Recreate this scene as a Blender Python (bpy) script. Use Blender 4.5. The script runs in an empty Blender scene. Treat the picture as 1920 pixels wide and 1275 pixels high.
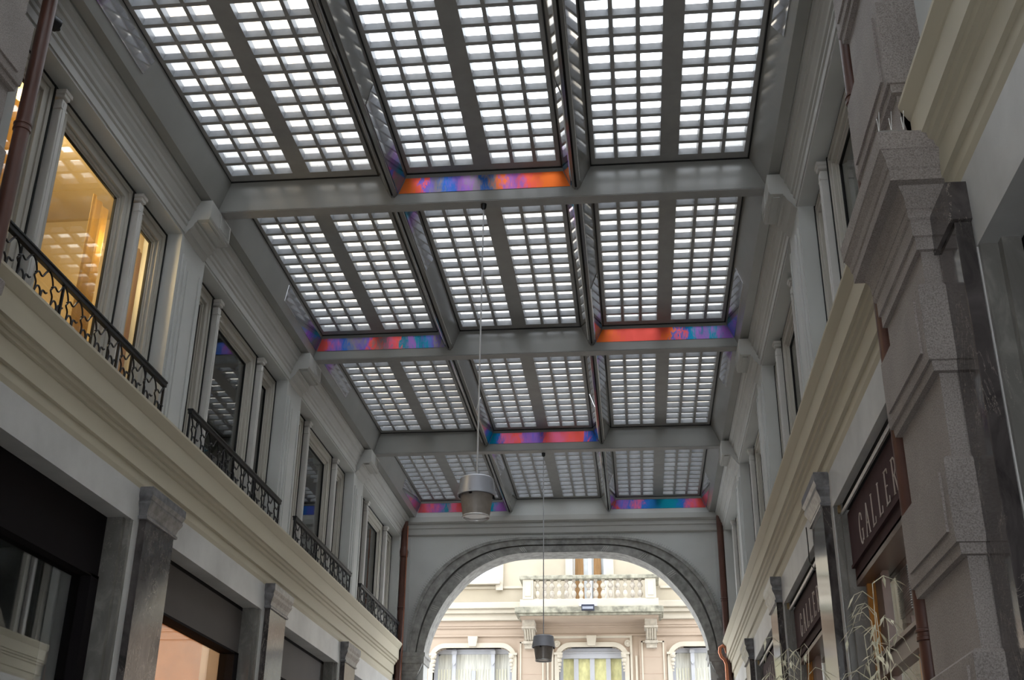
import bpy, bmesh, math, random
from mathutils import Vector, Matrix
random.seed(7)
C = bpy.context.scene.collection
PI = math.pi
BAY = 3.687
XL, XR = -4.25, 1.598          # lower wall faces
def side(s, d):                 # distance d out of the gallery from the wall face (negative: into the gallery)
    return XL - d if s < 0 else XR + d
SN = {-1: 'left', 1: 'right'}

# ------------------------------------------------------------------ materials
MATS = {}
def nodes_of(name):
    m = bpy.data.materials.new(name); m.use_nodes = True
    nt = m.node_tree; b = nt.nodes['Principled BSDF']
    return m, nt, b
def coords(nt, scale=(1, 1, 1)):
    g = nt.nodes.new('ShaderNodeNewGeometry'); mp = nt.nodes.new('ShaderNodeMapping')
    mp.inputs['Scale'].default_value = scale
    nt.links.new(g.outputs['Position'], mp.inputs['Vector']); return mp.outputs['Vector']
def noise(nt, vec, scale, detail=4, rough=.55, dist=0):
    n = nt.nodes.new('ShaderNodeTexNoise'); n.inputs['Scale'].default_value = scale
    n.inputs['Detail'].default_value = detail; n.inputs['Roughness'].default_value = rough
    n.inputs['Distortion'].default_value = dist
    nt.links.new(vec, n.inputs['Vector']); return n.outputs['Fac']
def ramp(nt, fac, stops, interp='LINEAR'):
    r = nt.nodes.new('ShaderNodeValToRGB'); r.color_ramp.interpolation = interp
    e = r.color_ramp.elements
    while len(e) < len(stops): e.new(.5)
    for i, (p, c) in enumerate(stops):
        e[i].position = p; e[i].color = (*c, 1)
    nt.links.new(fac, r.inputs['Fac']); return r.outputs['Color']
def bump(nt, b, h, strength=.2, dist=.01):
    n = nt.nodes.new('ShaderNodeBump'); n.inputs['Strength'].default_value = strength
    n.inputs['Distance'].default_value = dist
    nt.links.new(h, n.inputs['Height']); nt.links.new(n.outputs['Normal'], b.inputs['Normal'])
def mul(c, k): return tuple(x * k for x in c)
def plain(name, col, rough=.6, metal=0, var=.12, scale=3, bumps=.1, spec=.5, stretch=(1, 1, 1), fine=60):
    m, nt, b = nodes_of(name)
    v = coords(nt, stretch)
    f = noise(nt, v, scale, 5)
    nt.links.new(ramp(nt, f, [(.3, mul(col, 1 - var)), (.7, mul(col, 1 + var))]), b.inputs['Base Color'])
    b.inputs['Roughness'].default_value = rough; b.inputs['Metallic'].default_value = metal
    b.inputs['Specular IOR Level'].default_value = spec
    if bumps: bump(nt, b, noise(nt, v, fine, 3), bumps, .002)
    MATS[name] = m; return m
def speckle(name, c0, c1, c2, rough=.7):
    m, nt, b = nodes_of(name); v = coords(nt)
    f = noise(nt, v, 140, 2, .7); g = noise(nt, v, 2.2, 4)
    col = ramp(nt, f, [(.33, c0), (.5, c1), (.68, c2)])
    mx = nt.nodes.new('ShaderNodeMix'); mx.data_type = 'RGBA'; mx.blend_type = 'MULTIPLY'
    mx.inputs[0].default_value = .7
    nt.links.new(col, mx.inputs[6]); nt.links.new(ramp(nt, g, [(.3, (.75, .72, .7)), (.7, (1.1, 1.08, 1.05))]), mx.inputs[7])
    nt.links.new(mx.outputs[2], b.inputs['Base Color']); b.inputs['Roughness'].default_value = rough
    bump(nt, b, f, .35, .004); MATS[name] = m; return m
def marble(name, dark, mid, vein, rough=.12, scale=2.2, vs=.018):
    m, nt, b = nodes_of(name); v = coords(nt, (1.4, 1.4, .8))
    n1 = noise(nt, v, scale, 6, .6, 1.2)
    base = ramp(nt, n1, [(.3, dark), (.5, mul(mid, .6)), (.72, mid)])
    # wandering veins: ridges of a warped noise
    n2 = noise(nt, v, 3.1, 5, .6, 2.2)
    s = nt.nodes.new('ShaderNodeMath'); s.operation = 'SUBTRACT'; s.inputs[1].default_value = .5
    a = nt.nodes.new('ShaderNodeMath'); a.operation = 'ABSOLUTE'
    nt.links.new(n2, s.inputs[0]); nt.links.new(s.outputs[0], a.inputs[0])
    pa = noise(nt, v, 1.3, 2); mm = nt.nodes.new('ShaderNodeMath'); mm.operation = 'MULTIPLY_ADD'; mm.inputs[1].default_value = .30; mm.inputs[2].default_value = -.145
    nt.links.new(pa, mm.inputs[0]); m2 = nt.nodes.new('ShaderNodeMath'); m2.operation = 'SUBTRACT'
    nt.links.new(a.outputs[0], m2.inputs[0]); m3 = nt.nodes.new('ShaderNodeMath'); m3.operation = 'ADD'; nt.links.new(m2.outputs[0], m3.inputs[0]); m3.inputs[1].default_value = 0
    nt.links.new(mm.outputs[0], m2.inputs[1])
    ab = nt.nodes.new('ShaderNodeMath'); ab.operation = 'MAXIMUM'; nt.links.new(m3.outputs[0], ab.inputs[0]); nt.links.new(a.outputs[0], ab.inputs[1])
    msk = ramp(nt, ab.outputs[0], [(0, (.8, .8, .8)), (vs * .7, (0, 0, 0))])
    mx = nt.nodes.new('ShaderNodeMix'); mx.data_type = 'RGBA'
    nt.links.new(msk, mx.inputs[0]); nt.links.new(base, mx.inputs[6]); mx.inputs[7].default_value = (*vein, 1)
    nt.links.new(mx.outputs[2], b.inputs['Base Color']); b.inputs['Roughness'].default_value = rough
    MATS[name] = m; return m

def glass(name, tint=(.9, .93, .92), refl=.09):
    m = bpy.data.materials.new(name); m.use_nodes = True; nt = m.node_tree
    for n in list(nt.nodes): nt.nodes.remove(n)
    o = nt.nodes.new('ShaderNodeOutputMaterial'); mix = nt.nodes.new('ShaderNodeMixShader')
    t = nt.nodes.new('ShaderNodeBsdfTransparent'); t.inputs['Color'].default_value = (*tint, 1)
    g = nt.nodes.new('ShaderNodeBsdfGlossy'); g.inputs['Roughness'].default_value = .01
    fr = nt.nodes.new('ShaderNodeLayerWeight'); fr.inputs['Blend'].default_value = .5     # Schlick's rule, the same from both faces
    pw = nt.nodes.new('ShaderNodeMath'); pw.operation = 'POWER'; pw.inputs[1].default_value = 4.5
    ad = nt.nodes.new('ShaderNodeMath'); ad.operation = 'MULTIPLY_ADD'; ad.inputs[1].default_value = .9; ad.inputs[2].default_value = refl; ad.use_clamp = True
    nt.links.new(fr.outputs['Facing'], pw.inputs[0]); nt.links.new(pw.outputs[0], ad.inputs[0]); nt.links.new(ad.outputs[0], mix.inputs[0])
    nt.links.new(t.outputs[0], mix.inputs[1]); nt.links.new(g.outputs[0], mix.inputs[2])
    nt.links.new(mix.outputs[0], o.inputs['Surface']); MATS[name] = m; return m
def pane_mat(name):             # ribbed cast glass: lets the sky through and spreads part of it
    m = bpy.data.materials.new(name); m.use_nodes = True; nt = m.node_tree
    for n in list(nt.nodes): nt.nodes.remove(n)
    o = nt.nodes.new('ShaderNodeOutputMaterial'); mix = nt.nodes.new('ShaderNodeMixShader')
    v = coords(nt, (60, 6, 6)); f = noise(nt, v, 1, 4, .7, .5)
    w = noise(nt, coords(nt), .9, 2)
    md = nt.nodes.new('ShaderNodeMath'); md.operation = 'MULTIPLY_ADD'; md.inputs[1].default_value = .5; md.inputs[2].default_value = 0
    nt.links.new(w, md.inputs[0])
    a = nt.nodes.new('ShaderNodeMath'); a.operation = 'MULTIPLY_ADD'; a.inputs[1].default_value = .6
    nt.links.new(f, a.inputs[0]); nt.links.new(md.outputs[0], a.inputs[2])
    c = ramp(nt, a.outputs[0], [(.35, (.72, .73, .75)), (.6, (.92, .94, .96))])
    t = nt.nodes.new('ShaderNodeBsdfTransparent'); d = nt.nodes.new('ShaderNodeBsdfTranslucent')
    nt.links.new(c, t.inputs['Color']); nt.links.new(c, d.inputs['Color'])
    mix.inputs[0].default_value = .3
    nt.links.new(t.outputs[0], mix.inputs[1]); nt.links.new(d.outputs[0], mix.inputs[2])
    nt.links.new(mix.outputs[0], o.inputs['Surface']); MATS[name] = m; return m
def film(name, axis, x0, x1, stops):   # iridescent film: its colours run along the strip in wavering bands
    m, nt, b = nodes_of(name)
    g = nt.nodes.new('ShaderNodeNewGeometry'); sp = nt.nodes.new('ShaderNodeSeparateXYZ')
    nt.links.new(g.outputs['Position'], sp.inputs[0])
    mr = nt.nodes.new('ShaderNodeMapRange'); mr.inputs['From Min'].default_value = x0; mr.inputs['From Max'].default_value = x1
    nt.links.new(sp.outputs[axis], mr.inputs['Value'])
    f = noise(nt, coords(nt, (5, 5, 2.2)), 1, 5, .55, 1.6)
    s = nt.nodes.new('ShaderNodeMath'); s.operation = 'MULTIPLY_ADD'; s.inputs[1].default_value = .34; s.inputs[2].default_value = -.17
    nt.links.new(f, s.inputs[0])
    ad = nt.nodes.new('ShaderNodeMath'); ad.operation = 'ADD'
    f2 = noise(nt, coords(nt, (16, 16, 4)), 1, 3, .5, 3.0)
    s2 = nt.nodes.new('ShaderNodeMath'); s2.operation = 'MULTIPLY_ADD'; s2.inputs[1].default_value = .16; s2.inputs[2].default_value = -.08
    nt.links.new(f2, s2.inputs[0]); a2 = nt.nodes.new('ShaderNodeMath'); a2.operation = 'ADD'
    nt.links.new(s.outputs[0], a2.inputs[0]); nt.links.new(s2.outputs[0], a2.inputs[1])
    nt.links.new(mr.outputs['Result'], ad.inputs[0]); nt.links.new(a2.outputs[0], ad.inputs[1])
    nt.links.new(ramp(nt, ad.outputs[0], stops), b.inputs['Base Color'])
    b.inputs['Metallic'].default_value = .75; b.inputs['Roughness'].default_value = .42 if axis == 'X' else .08
    MATS[name] = m; return m

CEIL = plain('satin_grey_ceiling_metal', (.26, .255, .24), .23, 0, .05, 2, .03, .6)
RIB = plain('glossy_grey_rib_metal', (.20, .196, .185), .10, 0, .05, 2, .02, .9)
GRID = plain('grid_grey_paint', (.30, .295, .285), .5, 0, .08, 6, .1)
BLOCK = plain('frosted_block_side', (.19, .195, .205), .35, 0, .14, 9, .05)
PANE = pane_mat('ribbed_glass')
BLACK = plain('black_gap', (.012, .012, .012), .8, var=.05, bumps=0)
PLAST = plain('pale_grey_plaster', (.57, .575, .555), .75, 0, .06, 1.5, .15)
TRIM = plain('moulded_grey_paint', (.46, .455, .43), .6, 0, .06, 2, .1)
BEIGE = plain('beige_cornice_paint', (.55, .495, .375), .6, 0, .07, 1.2, .12, stretch=(1, .4, 1))
STONE = plain('grey_stone_lintel', (.60, .59, .57), .45, 0, .16, 1.6, .2, fine=90)
WFRAME = plain('cream_window_paint', (.50, .475, .42), .5, 0, .05, 2, .05)
COLON = plain('white_colonette_paint', (.62, .60, .57), .5, 0, .06, 4, .05)
IRON = plain('black_wrought_iron', (.012, .012, .014), .45, .3, .2, 10, .2)
GRAN = speckle('brown_granite', (.20, .176, .165), (.32, .284, .268), (.41, .37, .352))
DMARB = marble('dark_marble', (.010, .009, .010), (.115, .10, .098), (.36, .31, .27), .10, 3.0, .012)
CAPM = plain('grey_marble_capital', (.16, .155, .16), .3, 0, .45, 14, .2)
PMARB = marble('pale_marble_jamb', (.15, .14, .125), (.30, .285, .26), (.38, .35, .31), .35, 3.2, .008)
PIPE = plain('brown_painted_pipe', (.105, .044, .032), .35, 0, .15, 6, .05)
COPPER = plain('copper_pipe', (.62, .25, .15), .28, .85, .2, 8, .05)
BRASS = plain('old_brass', (.34, .24, .12), .4, .7, .3, 20, .1)
ALU = plain('brushed_lamp_metal', (.38, .39, .43), .4, .35, .05, 5, .02)
DARKM = plain('dark_metal', (.03, .03, .033), .4, .5, .1, 5, 0)
CABLE = plain('steel_cable', (.50, .50, .52), .5, .1, .1, 9, 0)
GALV = plain('galvanised_tube', (.45, .44, .43), .35, .8, .15, 20, .05)
MAROON = plain('maroon_sign_board', (.060, .030, .032), .75, 0, .12, 5, .05, .15)
LETTER = plain('pale_gold_lettering', (.50, .42, .36), .5, 0, .05, 8, 0)
BROWNW = plain('brown_varnished_wood', (.12, .065, .045), .35, 0, .25, 3, .1, stretch=(1, .3, 1))
OCHRE = plain('ochre_varnished_wood', (.46, .20, .035), .35, 0, .2, 4, .1, stretch=(4, 4, .5))
GREYBOX = plain('taupe_shop_fascia', (.105, .093, .088), .7, 0, .05, 2, .1)
BLACKBOX = plain('black_shop_fascia', (.012, .010, .011), .8, 0, .05, 2, .1, .1)
GLASS = glass('window_glass'); SHOPGLASS = glass('shop_glass', (.93, .94, .93), .12)
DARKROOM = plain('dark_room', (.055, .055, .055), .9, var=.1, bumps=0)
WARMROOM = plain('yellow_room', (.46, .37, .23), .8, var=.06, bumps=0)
CREAM = plain('cream_courtyard_wall', (.70, .66, .56), .8, 0, .08, 1, .1)
OCHREW = plain('ochre_render', (.72, .56, .36), .8, 0, .08, 1, .1)
PAVE = plain('grey_paving', (.22, .21, .20), .6, 0, .2, 2, .2)
FAC = plain('pink_cream_render', (.38, .30, .235), .8, 0, .07, 1.1, .15)
FACW = plain('pale_cream_render', (.41, .36, .28), .8, 0, .07, 1.3, .15)
FACT = plain('light_stone_trim', (.48, .435, .36), .7, 0, .07, 2, .15)
LICH = plain('weathered_grey_stone', (.25, .24, .19), .8, 0, .5, 7, .4, fine=40)
FWIN = plain('grey_blue_window_paint', (.42, .43, .47), .5, 0, .06, 3, 0)
FGL = plain('pale_blind', (.52, .52, .48), .25, 0, .25, 3, 0, .8, stretch=(6, 1, .5))
FYEL = plain('yellow_green_blind', (.58, .56, .28), .4, 0, .2, 3, 0, .6, stretch=(3, 1, 1.5))
CURT = plain('brown_curtain', (.30, .17, .07), .8, 0, .25, 3, 0, stretch=(12, 1, 1))
WHITEP = plain('white_paint', (.78, .78, .78), .5, var=.04, bumps=0)
LEAFM = plain('dry_leaf', (.60, .56, .42), .7, 0, .35, 9, 0)
CLAY = plain('terracotta_pot', (.30, .13, .08), .8, 0, .15, 6, .1)
AC = plain('ac_casing', (.66, .66, .62), .45, 0, .05, 4, 0)
SHADE = plain('smoked_glass_shade', (.27, .235, .21), .3, .1, .12, 20, 0)

# ------------------------------------------------------------------ mesh helpers
class MB:
    def __init__(s): s.bm = bmesh.new()
    def box(s, x0, x1, y0, y1, z0, z1):
        v = [s.bm.verts.new((x, y, z)) for x in (x0, x1) for y in (y0, y1) for z in (z0, z1)]
        for f in ((0, 1, 3, 2), (4, 6, 7, 5), (0, 4, 5, 1), (2, 3, 7, 6), (0, 2, 6, 4), (1, 5, 7, 3)):
            s.bm.faces.new([v[i] for i in f])
        return s
    def poly(s, pts, a0, a1, axis='y'):
        """2-D outline swept from a0 to a1. axis y: pts are (x,z); axis x: (y,z); axis z: (x,y)."""
        def P(p, a):
            return (p[0], a, p[1]) if axis == 'y' else (a, p[0], p[1]) if axis == 'x' else (p[0], p[1], a)
        A = [s.bm.verts.new(P(p, a0)) for p in pts]; B = [s.bm.verts.new(P(p, a1)) for p in pts]
        n = len(pts)
        for i in range(n): s.bm.faces.new((A[i], A[(i + 1) % n], B[(i + 1) % n], B[i]))
        for loop in (A, B[::-1]):
            f = s.bm.faces.new(loop)
            if n > 4: bmesh.ops.triangulate(s.bm, faces=[f], ngon_method='EAR_CLIP')
        return s
    def loft(s, sd, xw, xf, y0, y1, prof):
        """moulded block against a side wall: prof rows are (projection, z); mitred round three sides"""
        R = []
        for e, z in prof:
            R.append([s.bm.verts.new((mx(sd, x), y, z)) for x, y in ((xw, y0 - e), (xf + e, y0 - e), (xf + e, y1 + e), (xw, y1 + e))])
        for a, b in zip(R, R[1:]):
            for i in range(4): s.bm.faces.new((a[i], a[(i + 1) % 4], b[(i + 1) % 4], b[i]))
        s.bm.faces.new(R[0][::-1]); s.bm.faces.new(R[-1]); return s
    def lathe(s, prof, cx, cy, seg=32):
        rings = []
        for r, z in prof:
            rings.append([s.bm.verts.new((cx + r * math.cos(2 * PI * i / seg), cy + r * math.sin(2 * PI * i / seg), z)) for i in range(seg)])
        for a, b in zip(rings, rings[1:]):
            for i in range(seg): s.bm.faces.new((a[i], a[(i + 1) % seg], b[(i + 1) % seg], b[i]))
        for k in (0, -1):
            if prof[k][0] > 1e-4: s.bm.faces.new(rings[k] if k else rings[k][::-1])
        return s
    def tube(s, pts, r, seg=8, r2=None):
        pts = [Vector(p) for p in pts]; n = len(pts); rings = []
        up = Vector((0, 0, 1))
        d0 = (pts[1] - pts[0]).normalized()
        if abs(d0.dot(up)) > .9: up = Vector((1, 0, 0))
        u = d0.cross(up).normalized()
        for i, p in enumerate(pts):
            d = (pts[min(i + 1, n - 1)] - pts[max(i - 1, 0)]).normalized()
            u = (u - d * u.dot(d)).normalized(); w = d.cross(u)
            rr = r if r2 is None else r + (r2 - r) * i / (n - 1)
            rings.append([s.bm.verts.new(p + (u * math.cos(2 * PI * k / seg) + w * math.sin(2 * PI * k / seg)) * rr) for k in range(seg)])
        for a, b in zip(rings, rings[1:]):
            for k in range(seg): s.bm.faces.new((a[k], a[(k + 1) % seg], b[(k + 1) % seg], b[k]))
        s.bm.faces.new(rings[0][::-1]); s.bm.faces.new(rings[-1])
        return s
    def quad(s, a, b, c, d):
        s.bm.faces.new([s.bm.verts.new(p) for p in (a, b, c, d)]); return s
    def build(s, name, mat, parent=None, smooth=False, bevel=0, label=None):
        bmesh.ops.recalc_face_normals(s.bm, faces=s.bm.faces)
        org = Vector((0, 0, 0))
        p = parent
        while p is not None: org += p.location; p = p.parent
        if parent is None:
            xs = [v.co for v in s.bm.verts]
            lo = Vector([min(v[i] for v in xs) for i in range(3)]); hi = Vector([max(v[i] for v in xs) for i in range(3)])
            org = Vector(((lo.x + hi.x) / 2, (lo.y + hi.y) / 2, lo.z))
        bmesh.ops.translate(s.bm, verts=s.bm.verts, vec=-org)
        me = bpy.data.meshes.new(name); s.bm.to_mesh(me); s.bm.free()
        me.materials.append(mat)
        if smooth:
            for f in me.polygons: f.use_smooth = True
            me.set_sharp_from_angle(angle=math.radians(35))
        o = bpy.data.objects.new(name, me); C.objects.link(o)
        if parent is None: o.location = org
        else: o.parent = parent
        if bevel:
            b = o.modifiers.new('bevel', 'BEVEL'); b.width = bevel; b.segments = 2; b.limit_method = 'ANGLE'
        if label: o['label'] = label
        return o
def tag(o, label, cat, group=None, kind=None):
    if label: o['label'] = label
    if cat: o['category'] = cat
    if group: o['group'] = group
    if kind: o['kind'] = kind
    return o
def thing(name, label, cat, loc, group=None, kind=None):
    o = bpy.data.objects.new(name, None); C.objects.link(o); o.location = loc; o.empty_display_size = .1
    return tag(o, label, cat, group, kind)
def copy_tree(o, loc, label, parent=None):
    c = o.copy(); C.objects.link(c)
    if parent is None: c.location = loc; c['label'] = label
    else: c.parent = parent
    for ch in [x for x in bpy.data.objects if x.parent == o]: copy_tree(ch, None, None, c)
    return c
def mir(s, pts):                # outline given for the left wall -> chosen side (mirror about the gallery centre line)
    return pts if s < 0 else [(XL + XR - x, z) for x, z in pts]
def mx(s, x): return x if s < 0 else XL + XR - x
def obox(mb, s, x0, x1, *r):
    a, b = sorted((mx(s, x0), mx(s, x1))); mb.box(a, b, *r); return mb
ORD = ['nearest', 'second', 'third', 'fourth']
def bayword(k): return ['nearest fully visible', 'second', 'third', 'farthest'][k]
NEAR, FAR = -4.9, 20.78

# ------------------------------------------------------------------ floor and walls
tag(MB().box(-9, 8, -6, 45, -.2, 0).build('floor', PAVE), None, None, kind='structure')
openings = [(6.39 + BAY * k, 9.446 + BAY * k) for k in range(4)]
for s in (-1, 1):
    w = MB()
    # upper storey: blind part near the camera, piers between windows, lintel band and the masonry above the roof
    obox(w, s, -4.245, -4.62, NEAR, 6.39, 4.70, 8.0)
    for k in range(4):
        y1 = openings[k][1]; y2 = openings[k + 1][0] if k < 3 else 20.92
        obox(w, s, -4.245, -4.62, y1, y2, 4.70, 7.207)
    obox(w, s, -4.245, -4.62, 6.39, 20.92, 7.207, 8.0)
    obox(w, s, -4.245, -4.62, 6.39, 20.92, 4.70, 4.95)
    tag(w.build('wall_' + SN[s], PLAST), None, None, kind='structure')
    w = MB()
    obox(w, s, -4.45, -4.7, NEAR, 20.92, 8.0, 12.5 if s < 0 else 9.6)
    tag(w.build('wall_%s_above_roof' % SN[s], OCHREW), None, None, kind='structure')
    # ground floor: stone lintel band and jambs
    w = MB()
    lo = [(-.9, 4.97 - BAY + .65)] + [(4.97 + .0, 6.46)] * 0
    w2 = MB(); DW = -4.9 if s < 0 else -4.60
    obox(w2, s, -4.25, DW, 4.86, 20.9, 4.325, 4.70)
    obox(w2, s, -4.25, DW, NEAR, 4.86, 4.23, 4.70)
    for y0, y1 in [(4.855, 6.48)] + [(9.335 + BAY * k, 10.165 + BAY * k) for k in range(3)] + [(20.40, 20.9)]:
        obox(w2, s, -4.25, DW, y0, y1, 0, 4.33)
    obox(w2, s, -4.25, DW, NEAR, 1.6, 0, 4.31)
    tag(w2.build('wall_%s_shop_stone' % SN[s], STONE), None, None, kind='structure')
    # jamb strips of veined marble inside each shop opening
    for k in range(3):
        j = MB(); y = 9.335 + BAY * k
        obox(j, s, -4.256, -4.44, y - .055, y - .002, 0, 4.33)
        obox(j, s, -4.30, -4.50, y - .11, y - .055, 0, 4.33)
        tag(j.build('trim_1', PMARB), None, None, kind='structure')
    j = MB(); obox(j, s, -4.256, -4.335, 4.825, 4.853, 0, 4.23); obox(j, s, -4.335, -4.42, 4.77, 4.853, 0, 4.23)
    tag(j.build('trim_1', PMARB), None, None, kind='structure')
    j = MB(); obox(j, s, -4.43, -4.60, 1.6, 4.853, 3.75, 4.25); obox(j, s, -4.60, -4.62, 1.6, 4.853, 0, 3.75)
    tag(j.build('trim_8', BLACKBOX), None, None, kind='structure')
    # lower beige cornice
    prof = [(-4.26, 4.61), (-4.252, 4.612), (-4.238, 4.66), (-4.238, 4.735), (-4.215, 4.745), (-4.215, 4.895), (-4.198, 4.905), (-4.192, 4.935), (-4.170, 4.945), (-4.162, 4.978),
            (-4.140, 4.985), (-4.140, 5.158), (-4.132, 5.166), (-4.09, 5.24), (-4.09, 5.262), (-4.3, 5.29), (-4.6, 5.29), (-4.6, 4.61)]
    c = MB(); c.poly(mir(s, prof), 6.07, 20.44); c.poly(mir(s, [(x - .0, z) for x, z in prof]), NEAR, 5.19)
    tag(c.build('trim_2', BEIGE), None, None, kind='structure')
    # upper moulded entablature under the roof
    prof = [(-4.30, 7.23), (-4.232, 7.23), (-4.232, 7.305), (-4.218, 7.32), (-4.218, 7.355), (-4.20, 7.37), (-4.195, 7.40), (-4.175, 7.44), (-4.168, 7.475),
            (-4.150, 7.485), (-4.150, 7.52), (-4.128, 7.545), (-4.116, 7.582), (-4.30, 7.582)]
    c = MB(); c.poly(mir(s, prof), NEAR, 20.68)
    tag(c.build('trim_3', TRIM), None, None, kind='structure')
    # sloped edge of the roof frame along the wall
    xt = -3.925 if s < 0 else XL + XR - 1.222; xb_ = -4.03 if s < 0 else XL + XR - 1.368
    prof = [(xt, 7.945), (xb_, 7.612), (-4.112, 7.60), (-4.112, 7.585), (-4.66, 7.585), (-4.66, 8.3), (xt, 8.3)]
    c = MB(); c.poly(mir(s, prof), NEAR, 20.78)
    tag(c.build('trim_4', CEIL), None, None, kind='structure')
    # pilaster panels on the piers between the windows
    for k in range(4):
        y0 = openings[k][1]; y1 = openings[k + 1][0] if k < 3 else 20.70
        c = MB()
        if k < 3:
            obox(c, s, -4.246, -4.225, y0 + .06, y1 - .06, 5.28, 7.02)
            obox(c, s, -4.226, -4.208, y0 + .11, y0 + .15, 5.28, 6.98)
            obox(c, s, -4.226, -4.208, y1 - .15, y1 - .11, 5.28, 6.98)
            obox(c, s, -4.226, -4.212, y0 + .19, y1 - .19, 5.28, 6.9)
        else: obox(c, s, -4.246, -4.235, y0 + .04, y0 + .16, 5.28, 7.2)
        tag(c.build('trim_5', PLAST, bevel=.004), None, None, kind='structure')

# ------------------------------------------------------------------ end wall with the arch
inner = [(-3.76, 5.15), (-3.755, 5.25), (-3.69, 5.47), (-3.60, 5.69), (-3.44, 5.97), (-3.34, 6.10), (-3.085, 6.37), (-3.0, 6.45), (-2.735, 6.61), (-2.38, 6.745), (-2.14, 6.785), (-1.85, 6.797)]
outer = [(-4.05, 5.15), (-4.045, 5.27), (-4.005, 5.58), (-3.93, 5.93), (-3.82, 6.22), (-3.70, 6.42), (-3.47, 6.69), (-3.36, 6.78), (-3.11, 6.945), (-2.75, 7.10), (-2.45, 7.155), (-2.05, 7.19)]
AX = -1.268
def resample(pts, n):
    d = [0]
    for a, b in zip(pts, pts[1:]): d.append(d[-1] + math.dist(a, b))
    out = []
    for i in range(n):
        t = d[-1] * i / (n - 1); k = max(j for j in range(len(d) - 1) if d[j] <= t + 1e-9)
        u = (t - d[k]) / (d[k + 1] - d[k]); out.append((pts[k][0] + (pts[k + 1][0] - pts[k][0]) * u, pts[k][1] + (pts[k + 1][1] - pts[k][1]) * u))
    for _ in range(2): out = [out[0]] + [tuple((a[j] + 2 * b[j] + c[j]) / 4 for j in (0, 1)) for a, b, c in zip(out, out[1:], out[2:])] + [out[-1]]
    return out
def full(pts, n=26):
    h = resample(pts, n); return h + [(2 * AX - x, z) for x, z in reversed(h)]
inner = [(x, 5.15 + (z - 5.15) * 1.074) for x, z in inner]
IN, OUT = full(inner), full(outer)
w = MB()
w.poly([(-4.66, 0), (-4.66, 8.3), (IN[0][0], 8.3), IN[0], (IN[0][0], 0)], 20.78, 21.20)
w.poly([(1.99, 0), (1.99, 8.3), (IN[-1][0], 8.3), IN[-1], (IN[-1][0], 0)], 20.78, 21.20)
for a, b in zip(IN, IN[1:]): w.poly([a, (a[0], 8.3), (b[0], 8.3), b], 20.78, 21.20)
tag(w.build('wall_end', PLAST), None, None, kind='structure')
w = MB(); w.poly([(20.68, 7.60), (20.68, 7.505), (20.71, 7.475), (20.725, 7.47), (20.725, 7.40), (20.74, 7.385), (20.74, 7.285), (20.76, 7.265), (20.79, 7.255), (20.79, 7.60)], -4.24, 1.59, 'x')
tag(w.build('trim_6', TRIM), None, None, kind='structure')
w = MB()
for a, b in ((-4.2, -4.08), (1.43, 1.55)): w.box(a, b, 20.755, 20.785, 5.2, 7.25)
tag(w.build('trim_7', PLAST), None, None, kind='structure')
ARCHST = plain('grey_arch_stone', (.29, .285, .27), .65, 0, .35, 9, .35, fine=50)
ar = thing('stone_arch', 'grey moulded stone arch over the far exit of the gallery', 'arch', (AX, 20.7, 0))
def ring(fr0, fr1, y0, y1, name, mat):
    m = MB(); n = len(IN); V = []
    for i in range(n):
        p = [(IN[i][0] + (OUT[i][0] - IN[i][0]) * t, IN[i][1] + (OUT[i][1] - IN[i][1]) * t) for t in (fr0, fr1)]
        V.append([m.bm.verts.new((q[0], y, q[1])) for q, y in ((p[0], y0), (p[1], y0), (p[1], y1), (p[0], y1))])
    for a, b in zip(V, V[1:]):
        for j in range(4): m.bm.faces.new((a[j], a[(j + 1) % 4], b[(j + 1) % 4], b[j]))
    m.bm.faces.new(V[0]); m.bm.faces.new(V[-1][::-1])
    return m.build(name, mat, ar, smooth=True)
ring(-.02, .42, 20.715, 21.22, 'inner_moulding', ARCHST)
ring(.42, .50, 20.735, 21.0, 'groove', plain('dark_arch_joint', (.09, .088, .082), .8, var=.2))
ring(.50, .86, 20.700, 21.0, 'outer_moulding', ARCHST)
ring(.86, 1.0, 20.675, 21.0, 'outer_lip', ARCHST)
# small scored marks in threes along the soffit edge
m = MB()
for i in (7, 13, 19, 24, 27, 33, 38):
    p = Vector((IN[i][0], 0, IN[i][1])); q = Vector((OUT[i][0], 0, OUT[i][1])); t = Vector((IN[i + 1][0], 0, IN[i + 1][1])) - p; t.normalize()
    for u in (-.035, 0, .035):
        a = p.lerp(q, .06) + t * u; b = p.lerp(q, .36) + t * u
        m.tube([(a.x, 20.712, a.z), (b.x, 20.712, b.z)], .004, 5)
m.build('scored_marks', STONE, ar)
for sx, x0 in ((-1, -3.76), (1, 2 * AX + 3.76)):
    m = MB()
    R = []
    for o, z in ((0, 4.70), (.01, 4.75), (.045, 4.79), (.05, 4.83), (.07, 4.84), (.08, 4.87), (.11, 4.93), (.115, 4.96), (.15, 4.97), (.155, 5.07), (.17, 5.09), (.17, 5.14), (.165, 5.15)):
        xi = x0 - .12 * sx - sx * (-.27) + sx * 0
        a = x0 + sx * .13 - sx * o; c = x0 + sx * .37
        R.append([m.bm.verts.new(p) for p in ((c, 20.74 - o * .5, z), (a, 20.74 - o * .5, z), (a, 21.20 + o * .5, z), (c, 21.20 + o * .5, z))])
    for a, b in zip(R, R[1:]):
        for i in range(4): m.bm.faces.new((a[i], a[(i + 1) % 4], b[(i + 1) % 4], b[i]))
    m.bm.faces.new(R[0][::-1]); m.bm.faces.new(R[-1]); m.build('impost_capital', ARCHST, ar)
    m = MB(); a, b = x0 + sx * .1, x0 + sx * .36; m.box(min(a, b), max(a, b), 20.74, 21.2, 0, 4.7)
    m.build('jamb', ARCHST, ar)
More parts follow.
